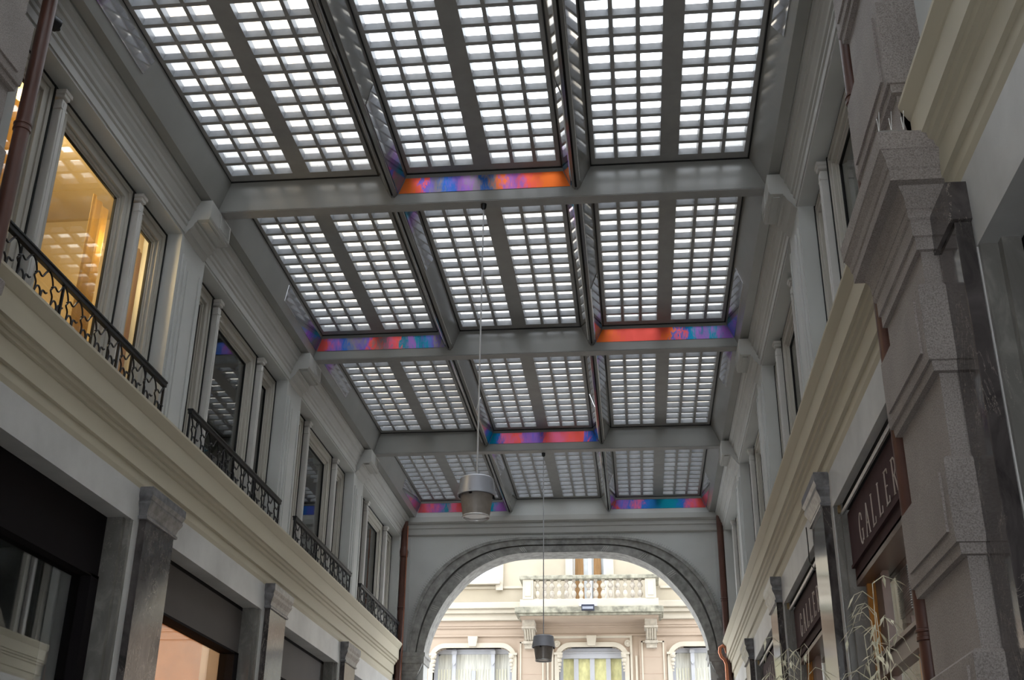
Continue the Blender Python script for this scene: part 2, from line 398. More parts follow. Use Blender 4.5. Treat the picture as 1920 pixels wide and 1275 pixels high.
# anti-pigeon spikes on the extrados
m = MB()
for i in range(3, len(OUT) - 4):
    for u in (0, .33, .66):
        x = OUT[i][0] + (OUT[i + 1][0] - OUT[i][0]) * u; z = OUT[i][1] + (OUT[i + 1][1] - OUT[i][1]) * u
        n = Vector((x - AX, 0, z - 4.6)).normalized()
        for dy in (-.012, .012): m.tube([(x, 20.70, z), (x + n.x * .055, 20.70 + dy, z + n.z * .055)], .0022, 4)
for i in range(3, len(OUT) - 4): m.tube([(OUT[i][0], 20.70, OUT[i][1]), (OUT[i + 1][0], 20.70, OUT[i + 1][1])], .005, 4)
tag(m.build('bird_spike_strip', GALV), 'row of thin metal bird spikes along the top curve of the arch', 'bird spikes')

# ------------------------------------------------------------------ roof: beams, ribs, glass-block panels
COF = [(-3.93, -2.419), (-2.128, -.589), (-.300, 1.216)]      # panel x ranges
RIBX = [-2.258, -.449]
ZP = 7.935
cname = ['left', 'middle', 'right']
BW = ['behind the camera side', 'nearest', 'second', 'third', 'farthest']
beam0 = None
for k in range(-1, 4):
    y0 = 9.72 + BAY * k; y1 = y0 + .144
    m = MB(); m.box(-4.035, 1.372, y0, y1, 7.60, 8.3)
    m.box(-4.10, 1.44, y0 + .01, y1 - .01, 7.615, 8.3)
    lab = {0: 'grey boxed roof beam nearest the camera, the big upper lamp cable hanging from it',
           1: 'grey boxed roof beam second from the camera with two iridescent strips',
           2: 'grey boxed roof beam third from the camera, small far lamp cable hanging from it',
           3: 'grey boxed roof beam directly above the arch wall'}.get(k, 'grey boxed roof beam over the near end of the gallery, outside the frame above')
    t = thing('roof_beam', lab, 'beam', (AX, y0, 7.6), 'cross beams of the glass roof')
    m.build('casing', CEIL, t)
    m = MB(); m.box(-4.032, 1.369, y0 + .004, y1 - .004, 7.592, 7.603); m.build('soffit_plate', GRID, t)
for k in range(-1, 4):
    ya = 6.177 + BAY * k; yb = 9.72 + BAY * k
    for i, xc in enumerate(RIBX):
        bw = {0: 'nearest', 1: 'second', 2: 'third', 3: 'farthest'}.get(k, 'hidden near')
        t = thing('roof_rib', '%s of the two grey lengthwise roof ribs in the %s bay of the roof' % (('left', 'right')[i], bw), 'roof rib', (xc, ya, 7.66), 'lengthwise ribs of the glass roof')
        for sgn in (-1, 1):
            top = COF[i][1] - .001 if sgn < 0 else COF[i + 1][0] + .001
            a = xc + sgn * .010; b = xc + sgn * .040
            m = MB(); m.poly([(a, 7.668), (b, 7.700), (top, 7.945), (top, 8.15), (a, 8.15)], ya, yb)
            m.build('side_panel', RIB, t)
            m = MB(); m.tube([(b + sgn * .001, ya + .05, 7.700), (b + sgn * .001, yb - .12, 7.700)], .004, 6); m.build('edge_highlight', GALV, t)  # thin bright tube stands in for the highlight along the rib edge
        m = MB(); m.box(xc - .0105, xc + .0105, ya, yb, 7.70, 8.1); m.build('slit_backing', BLACK, t)
panel_protos = {}
HOLES = [(.045, .231), (.265, .451), (.485, .671), (.845, 1.031), (1.065, 1.251), (1.285, 1.471)]
for k in range(-1, 4):
    ya = 6.177 + BAY * k; yb = 9.72 + BAY * k
    for c, (xa, xb) in enumerate(COF):
        bw = {0: 'nearest', 1: 'second', 2: 'third', 3: 'farthest'}.get(k)
        lab = '%s glass-block skylight panel in the %s roof bay, between %s' % (cname[c], bw, ('left wall and left rib', 'the two ribs', 'right rib and right wall')[c]) if bw else \
              'glass-block skylight panel over the near end of the gallery, outside the frame above'
        if c in panel_protos:
            copy_tree(panel_protos[c], (xa, ya, ZP), lab); continue
        t = thing('skylight_panel', lab, 'skylight', (xa, ya, ZP), 'glass block panels of the roof')
        panel_protos[c] = t
        sc = (xb - xa) / 1.516
        xs = [xa + h * sc for pr in HOLES for h in pr]; ys = []
        for r in range(14):
            far = yb - .123 - .2295 * (13 - r); ys += [far - .186, far]
        X = [xa] + xs + [xb]; Yv = [ya] + ys + [yb]
        g = MB(); BS = [MB(), MB()]; PN = [MB(), MB()]; D, TP = .060, .010
        gv = [[g.bm.verts.new((x, y, ZP)) for y in Yv] for x in X]
        for i in range(len(X) - 1):
            for j in range(len(Yv) - 1):
                if i % 2 and j % 2:
                    bs, pn = BS[i > 6], PN[i > 6]
                    x0, x1, y0, y1 = X[i], X[i + 1], Yv[j], Yv[j + 1]
                    B = [(x0, y0, ZP), (x1, y0, ZP), (x1, y1, ZP), (x0, y1, ZP)]
                    T = [(x0 + TP, y0 + TP, ZP + D), (x1 - TP, y0 + TP, ZP + D), (x1 - TP, y1 - TP, ZP + D), (x0 + TP, y1 - TP, ZP + D)]
                    for q in range(4): bs.quad(B[q], B[(q + 1) % 4], T[(q + 1) % 4], T[q])
                    e = .010
                    P = [(x0 + TP + e, y0 + TP + e), (x1 - TP - e, y0 + TP + e), (x1 - TP - e, y1 - TP - e), (x0 + TP + e, y1 - TP - e)]
                    # dished rim of the block, then the flat cast pane
                    for q in range(4):
                        pn.quad(T[q], T[(q + 1) % 4], (*P[(q + 1) % 4], ZP + D + .009), (*P[q], ZP + D + .009))
                    pn.quad(*[(*p, ZP + D + .009) for p in P])
                else: g.bm.faces.new((gv[i][j], gv[i + 1][j], gv[i + 1][j + 1], gv[i][j + 1]))
        # rim of the plate so that it has its real thickness
        for (x0, x1, y0, y1) in ((xa, xb, ya, ya + .01), (xa, xb, yb - .01, yb), (xa, xa + .01, ya, yb), (xb - .01, xb, ya, yb)):
            g.box(x0, x1, y0, y1, ZP, ZP + .09)
        # concrete ribs between the blocks, seen from above
        for i in range(0, len(X) - 1, 2):
            g.box(X[i] + .001, X[i + 1] - .001, ya + .01, yb - .01, ZP + .002, ZP + D)
        for j in range(0, len(Yv) - 1, 2):
            g.box(xa + .01, xb - .01, Yv[j] + .001, Yv[j + 1] - .001, ZP + .002, ZP + D)
        g.build('grid', GRID, t)
        for bs in BS: bs.build('block_sides', BLOCK, t)
        for pn in PN: pn.build('glass_blocks', PANE, t)
        m = MB(); m.box(xa - .012, xb + .012, yb - .022, yb - .001, ZP - .006, ZP + .001); m.box(xa - .010, xa + .004, ya, yb, ZP - .006, ZP + .001); m.box(xb - .004, xb + .010, ya, yb, ZP - .006, ZP + .001)
        m.build('dark_gap_strip', BLACK, t)  # black strip put in for the dark gap round the panel

# iridescent film strips: a far-end U in alternating coffers, a near-end U in the others
OR, CO, PK, PU, VI, BL, TE, GR = (1, .20, .03), (1, .13, .10), (.85, .16, .30), (.40, .16, .55), (.20, .14, .60), (.03, .17, .62), (.0, .30, .42), (.30, .27, .30)
F = {
 (0, 1): [(0, OR), (.10, CO), (.13, VI), (.22, GR), (.28, BL), (.36, PU), (.46, GR), (.50, BL), (.56, GR), (.62, OR), (.68, PU), (.76, CO), (.9, OR), (1, OR)],
 (1, 0): [(0, CO), (.07, PU), (.2, BL), (.3, GR), (.4, VI), (.46, CO), (.54, GR), (.6, PK), (.66, CO), (.7, TE), (.8, PU), (.86, TE), (.95, VI), (1, GR)],
 (1, 2): [(0, OR), (.2, CO), (.45, CO), (.57, OR), (.6, BL), (.66, CO), (.69, BL), (.76, TE), (.82, PU), (.9, TE), (1, PU)],
 (2, 1): [(0, TE), (.06, BL), (.14, PK), (.25, CO), (.35, PU), (.45, VI), (.52, CO), (.65, PK), (.8, CO), (.93, CO), (.96, VI), (1, BL)],
 (3, 0): [(0, CO), (.12, PK), (.22, PU), (.32, TE), (.42, PK), (.5, CO), (.6, VI), (.75, BL), (.88, TE), (1, PU)],
 (3, 2): [(0, CO), (.06, PU), (.16, BL), (.26, PK), (.36, BL), (.55, TE), (.7, TE), (.82, BL), (.9, PK), (1, CO)],
}
def xside(c, sd, z):            # x of a coffer's sloping side at height z, seen from inside
    xt = COF[c][0] if sd < 0 else COF[c][1]
    if c == 0 and sd < 0: xbm, zb = -4.03, 7.612
    elif c == 2 and sd > 0: xbm, zb = 1.368, 7.612
    else: xbm, zb = RIBX[c - 1 if sd < 0 else c] + (.04 if sd < 0 else -.04), 7.70
    if c == 2 and sd > 0: xt = 1.222
    if c == 0 and sd < 0: xt = -3.925
    t = (z - zb) / (7.945 - zb); return xbm + (xt - xbm) * t
ZA, ZB = 7.712, 7.885
for k in range(0, 4):
    for c in range(3):
        far_end = (k, c) in F
        yE = 9.72 + BAY * k if far_end else 6.177 + BAY * k
        d = -1 if far_end else 1
        st = F.get((k, c)) or F[[(0, 1), (1, 0), (1, 2), (2, 1)][(k + c) % 4]]
        fm = film('iridescent_film_%d%d' % (k, c), 'X', COF[c][0], COF[c][1], st)
        fs = film('iridescent_film_side_%d%d' % (k, c), 'Y', yE, yE + d * 1.5, [(0, BL), (.15, TE), (.3, PU), (.45, (.6, .6, .62)), (1, (.62, .62, .64))])
        lab = ('iridescent %s strip at the far end of the %s coffer, %s roof bay' % (
            {(0, 1): 'orange and violet', (1, 0): 'violet and pink', (1, 2): 'orange-red and teal', (2, 1): 'pink and coral', (3, 0): 'pink and teal', (3, 2): 'blue and teal'}[(k, c)],
            cname[c], {0: 'nearest', 1: 'second', 2: 'third', 3: 'farthest'}[k])) if far_end else \
            'mirror-like strip round the near end of the %s coffer, %s roof bay' % (cname[c], {0: 'nearest', 1: 'second', 2: 'third', 3: 'farthest'}[k])
        t = thing('iridescent_strip', lab, 'coloured panel', ((COF[c][0] + COF[c][1]) / 2, yE, ZA))
        yf = yE + d * .003; yt = yE + d * .006
        pts = [(xside(c, -1, ZA) + .012, ZA), (xside(c, 1, ZA) - .012, ZA), (xside(c, 1, ZB) - .012, ZB), (xside(c, -1, ZB) + .012, ZB)]
        m = MB(); m.poly(pts, min(yf, yt), max(yf, yt)); m.build('end_strip', fm, t)
        for sd in (-1, 1):
            o1, o2 = -sd * .002, -sd * .008
            m = MB(); P = [(xside(c, sd, ZA) + o1, ZA), (xside(c, sd, ZA) + o2, ZA), (xside(c, sd, ZB) + o2, ZB), (xside(c, sd, ZB) + o1, ZB)]
            a = yE + d * .02; b0 = yE + d * 1.47; b1 = yE + d * 1.53
            A = [m.bm.verts.new((p[0], a, p[1])) for p in P]; B = [m.bm.verts.new((p[0], b0 if i < 2 else b1, p[1])) for i, p in enumerate(P)]
            for i in range(4): m.bm.faces.new((A[i], A[(i + 1) % 4], B[(i + 1) % 4], B[i]))
            m.bm.faces.new(A); m.bm.faces.new(B[::-1]); m.build('return_strip', fs, t)
tag(MB().box(-4.66, 2.0, NEAR - .2, 2.49, 7.6, 8.3).build('ceiling_near_light_block', TRIM), None, None, kind='structure')  # solid roof added over the unseen near end to darken it
tag(MB().box(-4.9, 2.3, NEAR - .2, NEAR, 3.2, 8.3).build('wall_near_light_block', TRIM), None, None, kind='structure')  # unseen end wall, added to keep light out behind the camera
tag(MB().box(-4.66, 2.0, 20.864, 21.2, 8.3, 8.4).build('ceiling', CEIL), None, None, kind='structure')

# ------------------------------------------------------------------ scroll corbels under the beams
def corbel(s, k):
    lab = '%s stepped corbel on the %s wall, under the %s beam from the camera' % ('pale grey', SN[s], ('first', 'second', 'third')[k])
    y0, y1 = 9.475 + BAY * k, 10.035 + BAY * k
    t = thing('corbel', lab, 'corbel', (side(s, -.01), y0, 7.0), 'corbels carrying the roof beams')
    prof = [(-4.25, 7.585), (-4.00, 7.585), (-4.00, 7.402), (-4.006, 7.388), (-4.012, 7.384), (-4.012, 7.372), (-4.13, 7.368), (-4.13, 7.35), (-4.148, 7.342), (-4.158, 7.31), (-4.178, 7.285), (-4.205, 7.27), (-4.215, 7.235), (-4.25, 7.20)]
    m = MB(); m.poly(mir(s, prof), y0, y1); m.build('bracket', TRIM, t, bevel=.005)
    m = MB(); obox(m, s, -4.105, -4.035, y0 + .05, y1 - .05, 7.356, 7.372); m.build('underside_panel', TRIM, t, bevel=.004)
    m = MB()
    for i in range(9): m.tube([(mx(s, -3.999), y1 - .05 - .03 * i, 7.42), (mx(s, -3.999), y1 - .05 - .03 * i, 7.56)], .008, 6)
    m.build('fluting', TRIM, t)
for s in (-1, 1):
    for k in range(3): corbel(s, k)

# ------------------------------------------------------------------ windows of the upper storey
def window(s, k, n):
    y0, y1 = openings[k]
    t = thing('window_%d' % n, 'cream three-light window on the %s wall, %s' % (SN[s], ['nearest the camera', 'second from the camera', 'third from the camera', 'nearest the arch'][k]), None, (side(s, .15), y0, 5.0), kind='structure')
    if s < 0 and k == 0: t['label'] = 'three-light window glowing yellow on the left wall, nearest the camera'
    ym = (y0 + y1) / 2; c1, c2 = ym - .775, ym + .775; hw = .065
    lights = [(y0 + .03, c1 - hw), (c1 + hw, c2 - hw), (c2 + hw, y1 - .02)]
    m = MB()
    obox(m, s, -4.40, -4.50, y0 - .01, y1 + .01, 7.165, 7.215)
    for a, b in lights:
        for q in (a, b): obox(m, s, -4.385, -4.50, q - .010, q + .010, 5.0, 7.19)
    m.build('dark_gasket', BLACK, t)
    for a, b in lights:
        fr = MB(); a += .010; b -= .010; zt = 7.172
        for w0, w1, xf, xbk in ((0, .045, -4.392, -4.46), (.045, .085, -4.405, -4.46), (.085, .125, -4.398, -4.46), (.125, .155, -4.425, -4.47), (.155, .172, -4.44, -4.475)):
            obox(fr, s, xf, xbk, a + w0, a + w1, 5.0, zt - w0); obox(fr, s, xf, xbk, b - w1, b - w0, 5.0, zt - w0)
            obox(fr, s, xf, xbk, a + w1, b - w1, zt - w1, zt - w0)
        f = fr.build('frame', WFRAME, t, bevel=.003)
        gk = MB()
        ga, gb, gz = a + .172, b - .172, zt - .172
        for q0, q1 in ((ga, ga + .008), (gb - .008, gb)): obox(gk, s, -4.448, -4.47, q0, q1, 5.0, gz)
        obox(gk, s, -4.448, -4.47, ga, gb, gz - .008, gz); gk.build('glazing_bead', BLACK, f)
        g = MB(); obox(g, s, -4.460, -4.466, ga, gb, 5.0, gz); g.build('glass_pane', GLASS, f)
    for c in (c1, c2):
        m = MB()
        obox(m, s, -4.325, -4.46, c - .040, c + .040, 5.0, 7.08)
        obox(m, s, -4.318, -4.33, c - .022, c + .022, 5.0, 7.06)
        m2 = MB(); obox(m2, s, -4.30, -4.44, c - .058, c + .058, 7.13, 7.165); obox(m2, s, -4.312, -4.44, c - .046, c + .046, 7.10, 7.135); obox(m2, s, -4.318, -4.44, c - .05, c + .05, 6.99, 7.01)
        f = m.build('colonette', COLON, t, bevel=.006); m2.build('capital', COLON, f, bevel=.006)
    # the room behind
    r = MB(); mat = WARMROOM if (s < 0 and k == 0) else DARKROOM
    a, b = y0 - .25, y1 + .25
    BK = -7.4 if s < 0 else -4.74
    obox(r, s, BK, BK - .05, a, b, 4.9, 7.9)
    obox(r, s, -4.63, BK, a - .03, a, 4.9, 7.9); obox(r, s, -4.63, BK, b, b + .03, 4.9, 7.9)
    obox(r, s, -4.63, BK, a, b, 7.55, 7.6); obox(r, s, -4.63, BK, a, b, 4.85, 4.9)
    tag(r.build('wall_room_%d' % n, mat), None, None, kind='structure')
n = 0
for s in (-1, 1):
    for k in range(4): n += 1; window(s, k, n)
# yellow curtain edges in the lit window and a soft warm room light
CU, cnt, cb = nodes_of('yellow_curtain')
cb.inputs['Base Color'].default_value = (.80, .62, .30, 1); cb.inputs['Roughness'].default_value = .9
tl = cnt.nodes.new('ShaderNodeBsdfTranslucent'); tl.inputs['Color'].default_value = (.85, .66, .33, 1)
cm = cnt.nodes.new('ShaderNodeMixShader'); cm.inputs[0].default_value = .5
cnt.links.new(cb.outputs[0], cm.inputs[1]); cnt.links.new(tl.outputs[0], cm.inputs[2]); cnt.links.new(cm.outputs[0], cnt.nodes['Material Output'].inputs['Surface'])
for y0, nn, xc, lab in ((8.50, 13, -4.70, 'yellow curtain edge hanging behind the large pane of the glowing left window'), (9.12, 22, -4.70, 'yellow curtain filling the narrow right-hand light of the glowing left window'), (6.75, 26, -4.70, 'yellow curtain behind the narrow light of the glowing left window, beside the downpipe')):
    m = MB()
    pts = [(xc + .012 * math.sin(i * 1.3), y0 + i * .026) for i in range(nn)]
    m.poly([(x, y) for x, y in pts] + [(x - .004, y) for x, y in reversed(pts)], 4.92, 7.10, 'z')
    tag(m.build('window_curtain', CU), lab, 'curtain')

# ------------------------------------------------------------------ wrought iron railings on the left
def railing(k):
    y0, y1 = openings[k]; xr = -4.195; zt = 5.635
    t = thing('window_railing', 'black scrolled iron railing at the foot of the left window %s' % ['glowing yellow', 'second from the camera', 'third from the camera', 'next to the arch'][k], 'railing', (xr, y0, 5.285), 'iron railings of the left windows')
    m = MB(); m.box(xr - .020, xr + .020, y0 + .005, y1 - .01, zt - .045, zt); m.box(xr - .028, xr + .028, y0 + .005, y1 - .01, zt - .01, zt + .008); m.build('top_rail', IRON, t, bevel=.004)
    m = MB(); m.box(xr - .012, xr + .012, y0 + .005, y1 - .01, 5.285, 5.31); m.build('bottom_rail', IRON, t)
    for yp in (y0 + .02, (y0 * 2 + y1) / 3, (y0 + 2 * y1) / 3, y1 - .03):
        m = MB(); m.box(xr - .009, xr + .009, yp - .009, yp + .009, 5.285, zt - .02); m.build('post', IRON, t)
    m = MB(); n = 12; p = (y1 - y0 - .05) / n
    H = zt - .04 - 5.29
    def path(pts, yb, sg):
        P = [Vector((xr, yb + sg * u * p, 5.29 + H * v)) for u, v in pts]
        Q = [P[0]]
        for i in range(len(P) - 1):
            a, b, c, d = P[max(i - 1, 0)], P[i], P[i + 1], P[min(i + 2, len(P) - 1)]
            for tt in (.33, .67, 1): Q.append(.5 * ((2 * b) + (c - a) * tt + (2 * a - 5 * b + 4 * c - d) * tt * tt + (3 * b - a - 3 * c + d) * tt ** 3))
        m.tube(Q, .0075, 6)
    for i in range(n):
        yb = y0 + .03 + p * (i + .5); sg = 1
        path([(-.5, 1), (-.3, .9), (-.18, .76), (-.16, .66), (-.24, .56), (-.10, .44), (-.12, .2), (-.14, 0)], yb, sg)
        path([(-.16, .68), (-.02, .74), (.12, .70), (.22, .72), (.34, .86), (.5, 1)], yb, sg)
        path([(-.12, .2), (-.02, .36), (.10, .40), (.22, .30), (.26, 0)], yb, sg)
        path([(.26, .02), (.30, .34), (.38, .40), (.5, .38), (.58, .42)], yb, sg)
        for u, v in ((-.14, .03), (.26, .05), (-.17, .67)):
            m.lathe([(.001, 5.29 + H * v - .012), (.013, 5.29 + H * v), (.001, 5.29 + H * v + .012)], xr, yb + u * p, 8)
    m.build('scrollwork', IRON, t, smooth=True)
for k in range(4): railing(k)

# ------------------------------------------------------------------ marble pilasters between the shops
def pilaster(s, y0, y1, xf, xc, wall, lab, grp='dark marble pilasters between the shop fronts', plaincap=False):
    t = thing('marble_pilaster', lab, 'pilaster', (mx(s, xf), (y0 + y1) / 2, 0), grp)
    m = MB(); obox(m, s, wall, xf, y0 + (.02 if plaincap else .085), y1 - (.02 if plaincap else .085), .25, 4.37); m.build('shaft', DMARB, t, bevel=.004)
    m = MB(); obox(m, s, wall, xf + .03, y0 + .04, y1 - .04, 0, .25); m.build('base', DMARB, t, bevel=.006)
    m = MB(); ex = xc - xf
    if plaincap: m.loft(s, wall, xf, y0 + .02, y1 - .02, [(.0, 4.37), (.018, 4.375), (.018, 4.575), (.0, 4.58)])
    else: m.loft(s, wall, xf, y0 + ex + .012, y1 - ex - .012, [(ex * q, z) for q, z in ((.0, 4.36), (.30, 4.362), (.36, 4.375), (.30, 4.388), (.12, 4.392), (.16, 4.41), (.30, 4.44), (.52, 4.465), (.74, 4.49), (.80, 4.51), (.70, 4.515), (.72, 4.53), (.9, 4.55), (1, 4.565), (1, 4.63), (.95, 4.636))])
    m.build('capital', DMARB if plaincap else CAPM, t)
for s in (-1, 1):
    for k in range(3):
        pilaster(s, 9.35 + BAY * k, 10.165 + BAY * k, -4.185, -4.128, -4.25, '%s marble pilaster on the %s side, %s from the camera beyond the granite pier' % ('dark veined' if s < 0 else 'dark polished', SN[s], ('first', 'second', 'third')[k]))
pilaster(1, 4.845, 5.195, -4.172, -4.15, -4.25, 'glossy grey-veined marble pilaster close to the camera, against the right granite pier', plaincap=True)
pilaster(-1, 4.845, 5.195, -4.172, -4.15, -4.25, 'dark marble pilaster beside the left granite pier, outside the frame at left', plaincap=True)

# ------------------------------------------------------------------ rusticated granite piers
def granite(s):
    t = thing('granite_pier', 'tall rusticated brown granite pier on the %s side of the gallery' % SN[s], 'pier', (mx(s, -4.1), 5.65, 0))
    y0, y1, xf, xw = 5.20, 6.06, -4.094, -4.25
    m = MB(); obox(m, s, xw, xf, y0, y1, 0, 4.46); obox(m, s, xw, xf, y0, y1, 5.0, 7.58); m.build('shaft', GRAN, t)
    zs = [(.30, .76), (1.17, 1.63), (2.035, 2.49), (2.89, 3.34), (3.755, 4.21), (5.33, 5.93), (6.38, 6.96)]
    for z0, z1 in zs:
        m = MB()
        m.loft(s, xw, xf, y0, y1, [(0, z0), (.030, z0 + .002), (.034, z0 + .035), (.034, z0 + .05), (.048, z0 + .052), (.052, z0 + .085), (.052, z1 - .02), (.034, z1 - .002), (0, z1)])
        obox(m, s, xw + .1, xf + .064, y0 + .03, y1 - .03, z0 + .115, z1 - .06)
        m.build('rusticated_block', GRAN, t)
    m = MB()
    m.loft(s, xw, xf, y0, y1, [(0, 4.40), (.022, 4.402), (.022, 4.47), (.034, 4.475), (.034, 4.56), (.044, 4.57), (.05, 4.60), (.044, 4.615), (.05, 4.62), (.055, 4.68), (.075, 4.72), (.08, 4.735), (.125, 4.74), (.125, 4.80), (.132, 4.81), (.138, 4.85), (.152, 4.88), (.158, 4.895), (.165, 4.90), (.170, 4.99), (.165, 5.0)])
    m.build('pier_cornice', GRAN, t)
for s in (-1, 1): granite(s)
t = thing('bird_spike_strip', 'short clear bird spikes standing on the cornice of the right granite pier', 'bird spikes', (1.33, 5.05, 5.0))
m = MB(); m.box(1.285, 1.42, 5.035, 5.07, 5.0, 5.008); m.build('strip_base', GALV, t)
SP = plain('clear_spike', (.75, .75, .75), .2, .3, var=.02, bumps=0)
for i in range(6):
    m = MB(); x = 1.29 + (i // 2) * .06; dy = (-.03, .03)[i % 2]
    m.tube([(x, 5.05, 5.0), (x + .004, 5.05 + dy, 5.11)], .0022, 5); m.build('spike', SP, t)

# ------------------------------------------------------------------ downpipes
def downpipe(x, y, z0, z1, r, collars, lab, mat=PIPE, arms=None):
    t = thing('downpipe', lab, 'pipe', (x, y, 0))
    m = MB(); m.tube([(x, y, z0), (x, y, (z0 + z1) / 2), (x, y, z1)], r, 20); m.build('pipe', mat, t, smooth=True)
    for z in collars:
        m = MB(); m.lathe([(r, z - .035), (r + .008, z - .03), (r + .008, z - .012), (r + .003, z - .008), (r + .003, z + .008), (r + .010, z + .012), (r + .010, z + .024), (r, z + .03)], x, y, 20)
        m.build('collar', mat, t, smooth=True)
    return t
tp = downpipe(-4.10, 6.315, 0, 7.56, .052, (2.3, 4.2, 6.25), 'brown painted downpipe beside the left granite pier, at the top left')
m = MB(); m.tube([(-4.13, 6.38, 7.25), (-4.10, 6.46, 7.25)], .055, 14); m.tube([(-4.10, 6.46, 7.22), (-4.10, 6.46, 7.30)], .03, 10)
m.build('bracket', DARKM, tp, smooth=True)
downpipe(1.488, 6.29, 0, 7.56, .052, (2.75, 4.9, 6.10), 'brown painted downpipe behind the right granite pier')
tp = downpipe(-4.175, 20.60, 0, 7.50, .056, (5.9, 3.5), 'reddish brown downpipe in the left corner beside the arch')
m = MB(); m.lathe([(.0, 6.82), (.075, 6.84), (.085, 6.93), (.06, 7.0), (.056, 7.02)], -4.175, 20.60, 16); m.build('hopper', PIPE, tp, smooth=True)
m = MB(); m.tube([(-4.11, 20.55, 4.6), (-4.11, 20.55, 7.4)], .010, 6); m.build('conduit', COPPER, tp)
downpipe(1.525, 20.60, 0, 7.50, .056, (6.0, 3.5), 'reddish brown downpipe in the right corner beside the arch')
t = thing('copper_pipe', 'bright copper pipe with a looped bend below the far end of the right cornice', 'pipe', (1.44, 20.40, 0))
for dx, nm in ((0, 'pipe'),):
    m = MB(); m.tube([(1.50 + dx, 20.42, 5.06), (1.475 + dx, 20.42, 5.15), (1.43 + dx, 20.42, 5.185), (1.385 + dx, 20.42, 5.15), (1.375 + dx, 20.42, 5.07), (1.40 + dx, 20.42, 5.0), (1.45 + dx, 20.42, 4.95), (1.475 + dx, 20.42, 4.87), (1.475 + dx, 20.42, 2.5), (1.475 + dx, 20.42, 0)], .028, 12)
    m.build(nm, COPPER, t, smooth=True)

# ------------------------------------------------------------------ pendant lamps
def lamp(y, lab, top):
    x = -1.362
    t = thing('pendant_lamp', lab, 'lamp', (x, y, 4.42), 'pendant lamps on the gallery axis')
    m = MB(); m.tube([(x, y, 4.78), (x, y, 6.2), (x, y, top)], .0075, 8); m.build('suspension_cable', CABLE, t)
    m = MB(); m.lathe([(.0, top), (.03, top), (.026, top - .05), (.01, top - .07), (0, top - .07)], x, y, 14); m.build('ceiling_cup', DARKM, t, smooth=True)
    m = MB(); m.lathe([(.0, 4.792), (.06, 4.792), (.130, 4.785), (.148, 4.77), (.164, 4.66), (.170, 4.632), (.172, 4.618), (.160, 4.615), (.150, 4.66), (.0, 4.70)], x, y, 40); m.build('metal_hood', ALU, t, smooth=True)
    m = MB(); m.lathe([(.143, 4.66), (.140, 4.60), (.117, 4.435), (.111, 4.435), (.134, 4.60), (.136, 4.66)], x, y, 40); m.build('shade', SHADE, t, smooth=True)
    m = MB(); m.lathe([(.119, 4.44), (.123, 4.431), (.118, 4.422), (.109, 4.424), (.108, 4.436)], x, y, 40); m.build('rim', plain('clear_rim', (.62, .60, .58), .2, .2, bumps=0), t, smooth=True)
    m = MB(); m.lathe([(.0, 4.60), (.075, 4.60), (.080, 4.50), (.070, 4.47), (.0, 4.465)], x, y, 24); m.build('diffuser', WHITEP, t, smooth=True)
    for a in range(3):
        an = a * 2 * PI / 3 + .3; m = MB(); cx, cy = x + .155 * math.cos(an), y + .155 * math.sin(an)
        m.lathe([(.0, 4.60), (.014, 4.605), (.014, 4.64), (0, 4.645)], cx, cy, 10); m.build('clamp', DARKM, t, smooth=True)
lamp(9.79, 'large grey pendant lamp on a long cable, the nearer of the two', 7.60)
lamp(17.24, 'small-looking pendant lamp seen against the building through the arch', 7.60)

# ------------------------------------------------------------------ shop fronts
def shop_left(k):
    y0, y1 = 10.165 + BAY * (k - 1), 9.225 + BAY * k
    if k == 0: y0 = 6.48
    if k == 3: y1 = 20.3
    lab = ['black shop front at lower left, nearest the camera', 'shop front with a taupe fascia and orange-lit glass, second on the left', 'taupe shop front third on the left', 'taupe shop front last on the left before the arch'][k]
    t = thing('storefront', lab, 'shop front', (-4.45, y0, 0))
    mat = BLACKBOX if k == 0 else GREYBOX
    m = MB(); m.box(-4.60, -4.44, y0, y1, 3.815, 4.29); m.build('fascia', mat, t)
    m = MB(); m.box(-4.60, -4.43, y0, y1, 3.795, 3.818); m.box(-4.60, -4.43, y1 - .14, y1, 0, 3.815); m.box(-4.60, -4.43, y0, y0 + .1, 0, 3.8); m.box(-4.60, -4.43, y0, y1, 0, .3)
    m.box(-4.60, -4.44, y0, y1, 4.285, 4.33); m.build('frame', BLACKBOX, t)
    m = MB(); m.box(-4.53, -4.52, y0 + .1, y1 - .14, .3, 3.80); m.build('glass_pane', SHOPGLASS, t)
for k in range(4): shop_left(k)
ORANGE = plain('orange_shop_wall', (.55, .30, .12), .8, var=.2, bumps=0)
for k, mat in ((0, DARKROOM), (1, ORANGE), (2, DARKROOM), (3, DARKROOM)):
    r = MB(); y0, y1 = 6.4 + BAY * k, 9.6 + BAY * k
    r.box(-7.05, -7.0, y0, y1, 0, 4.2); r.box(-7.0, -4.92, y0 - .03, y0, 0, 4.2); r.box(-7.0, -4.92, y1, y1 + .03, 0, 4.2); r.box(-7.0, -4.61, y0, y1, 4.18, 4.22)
    tag(r.build('wall_shop_room_%d' % (k + 1), mat), None, None, kind='structure')
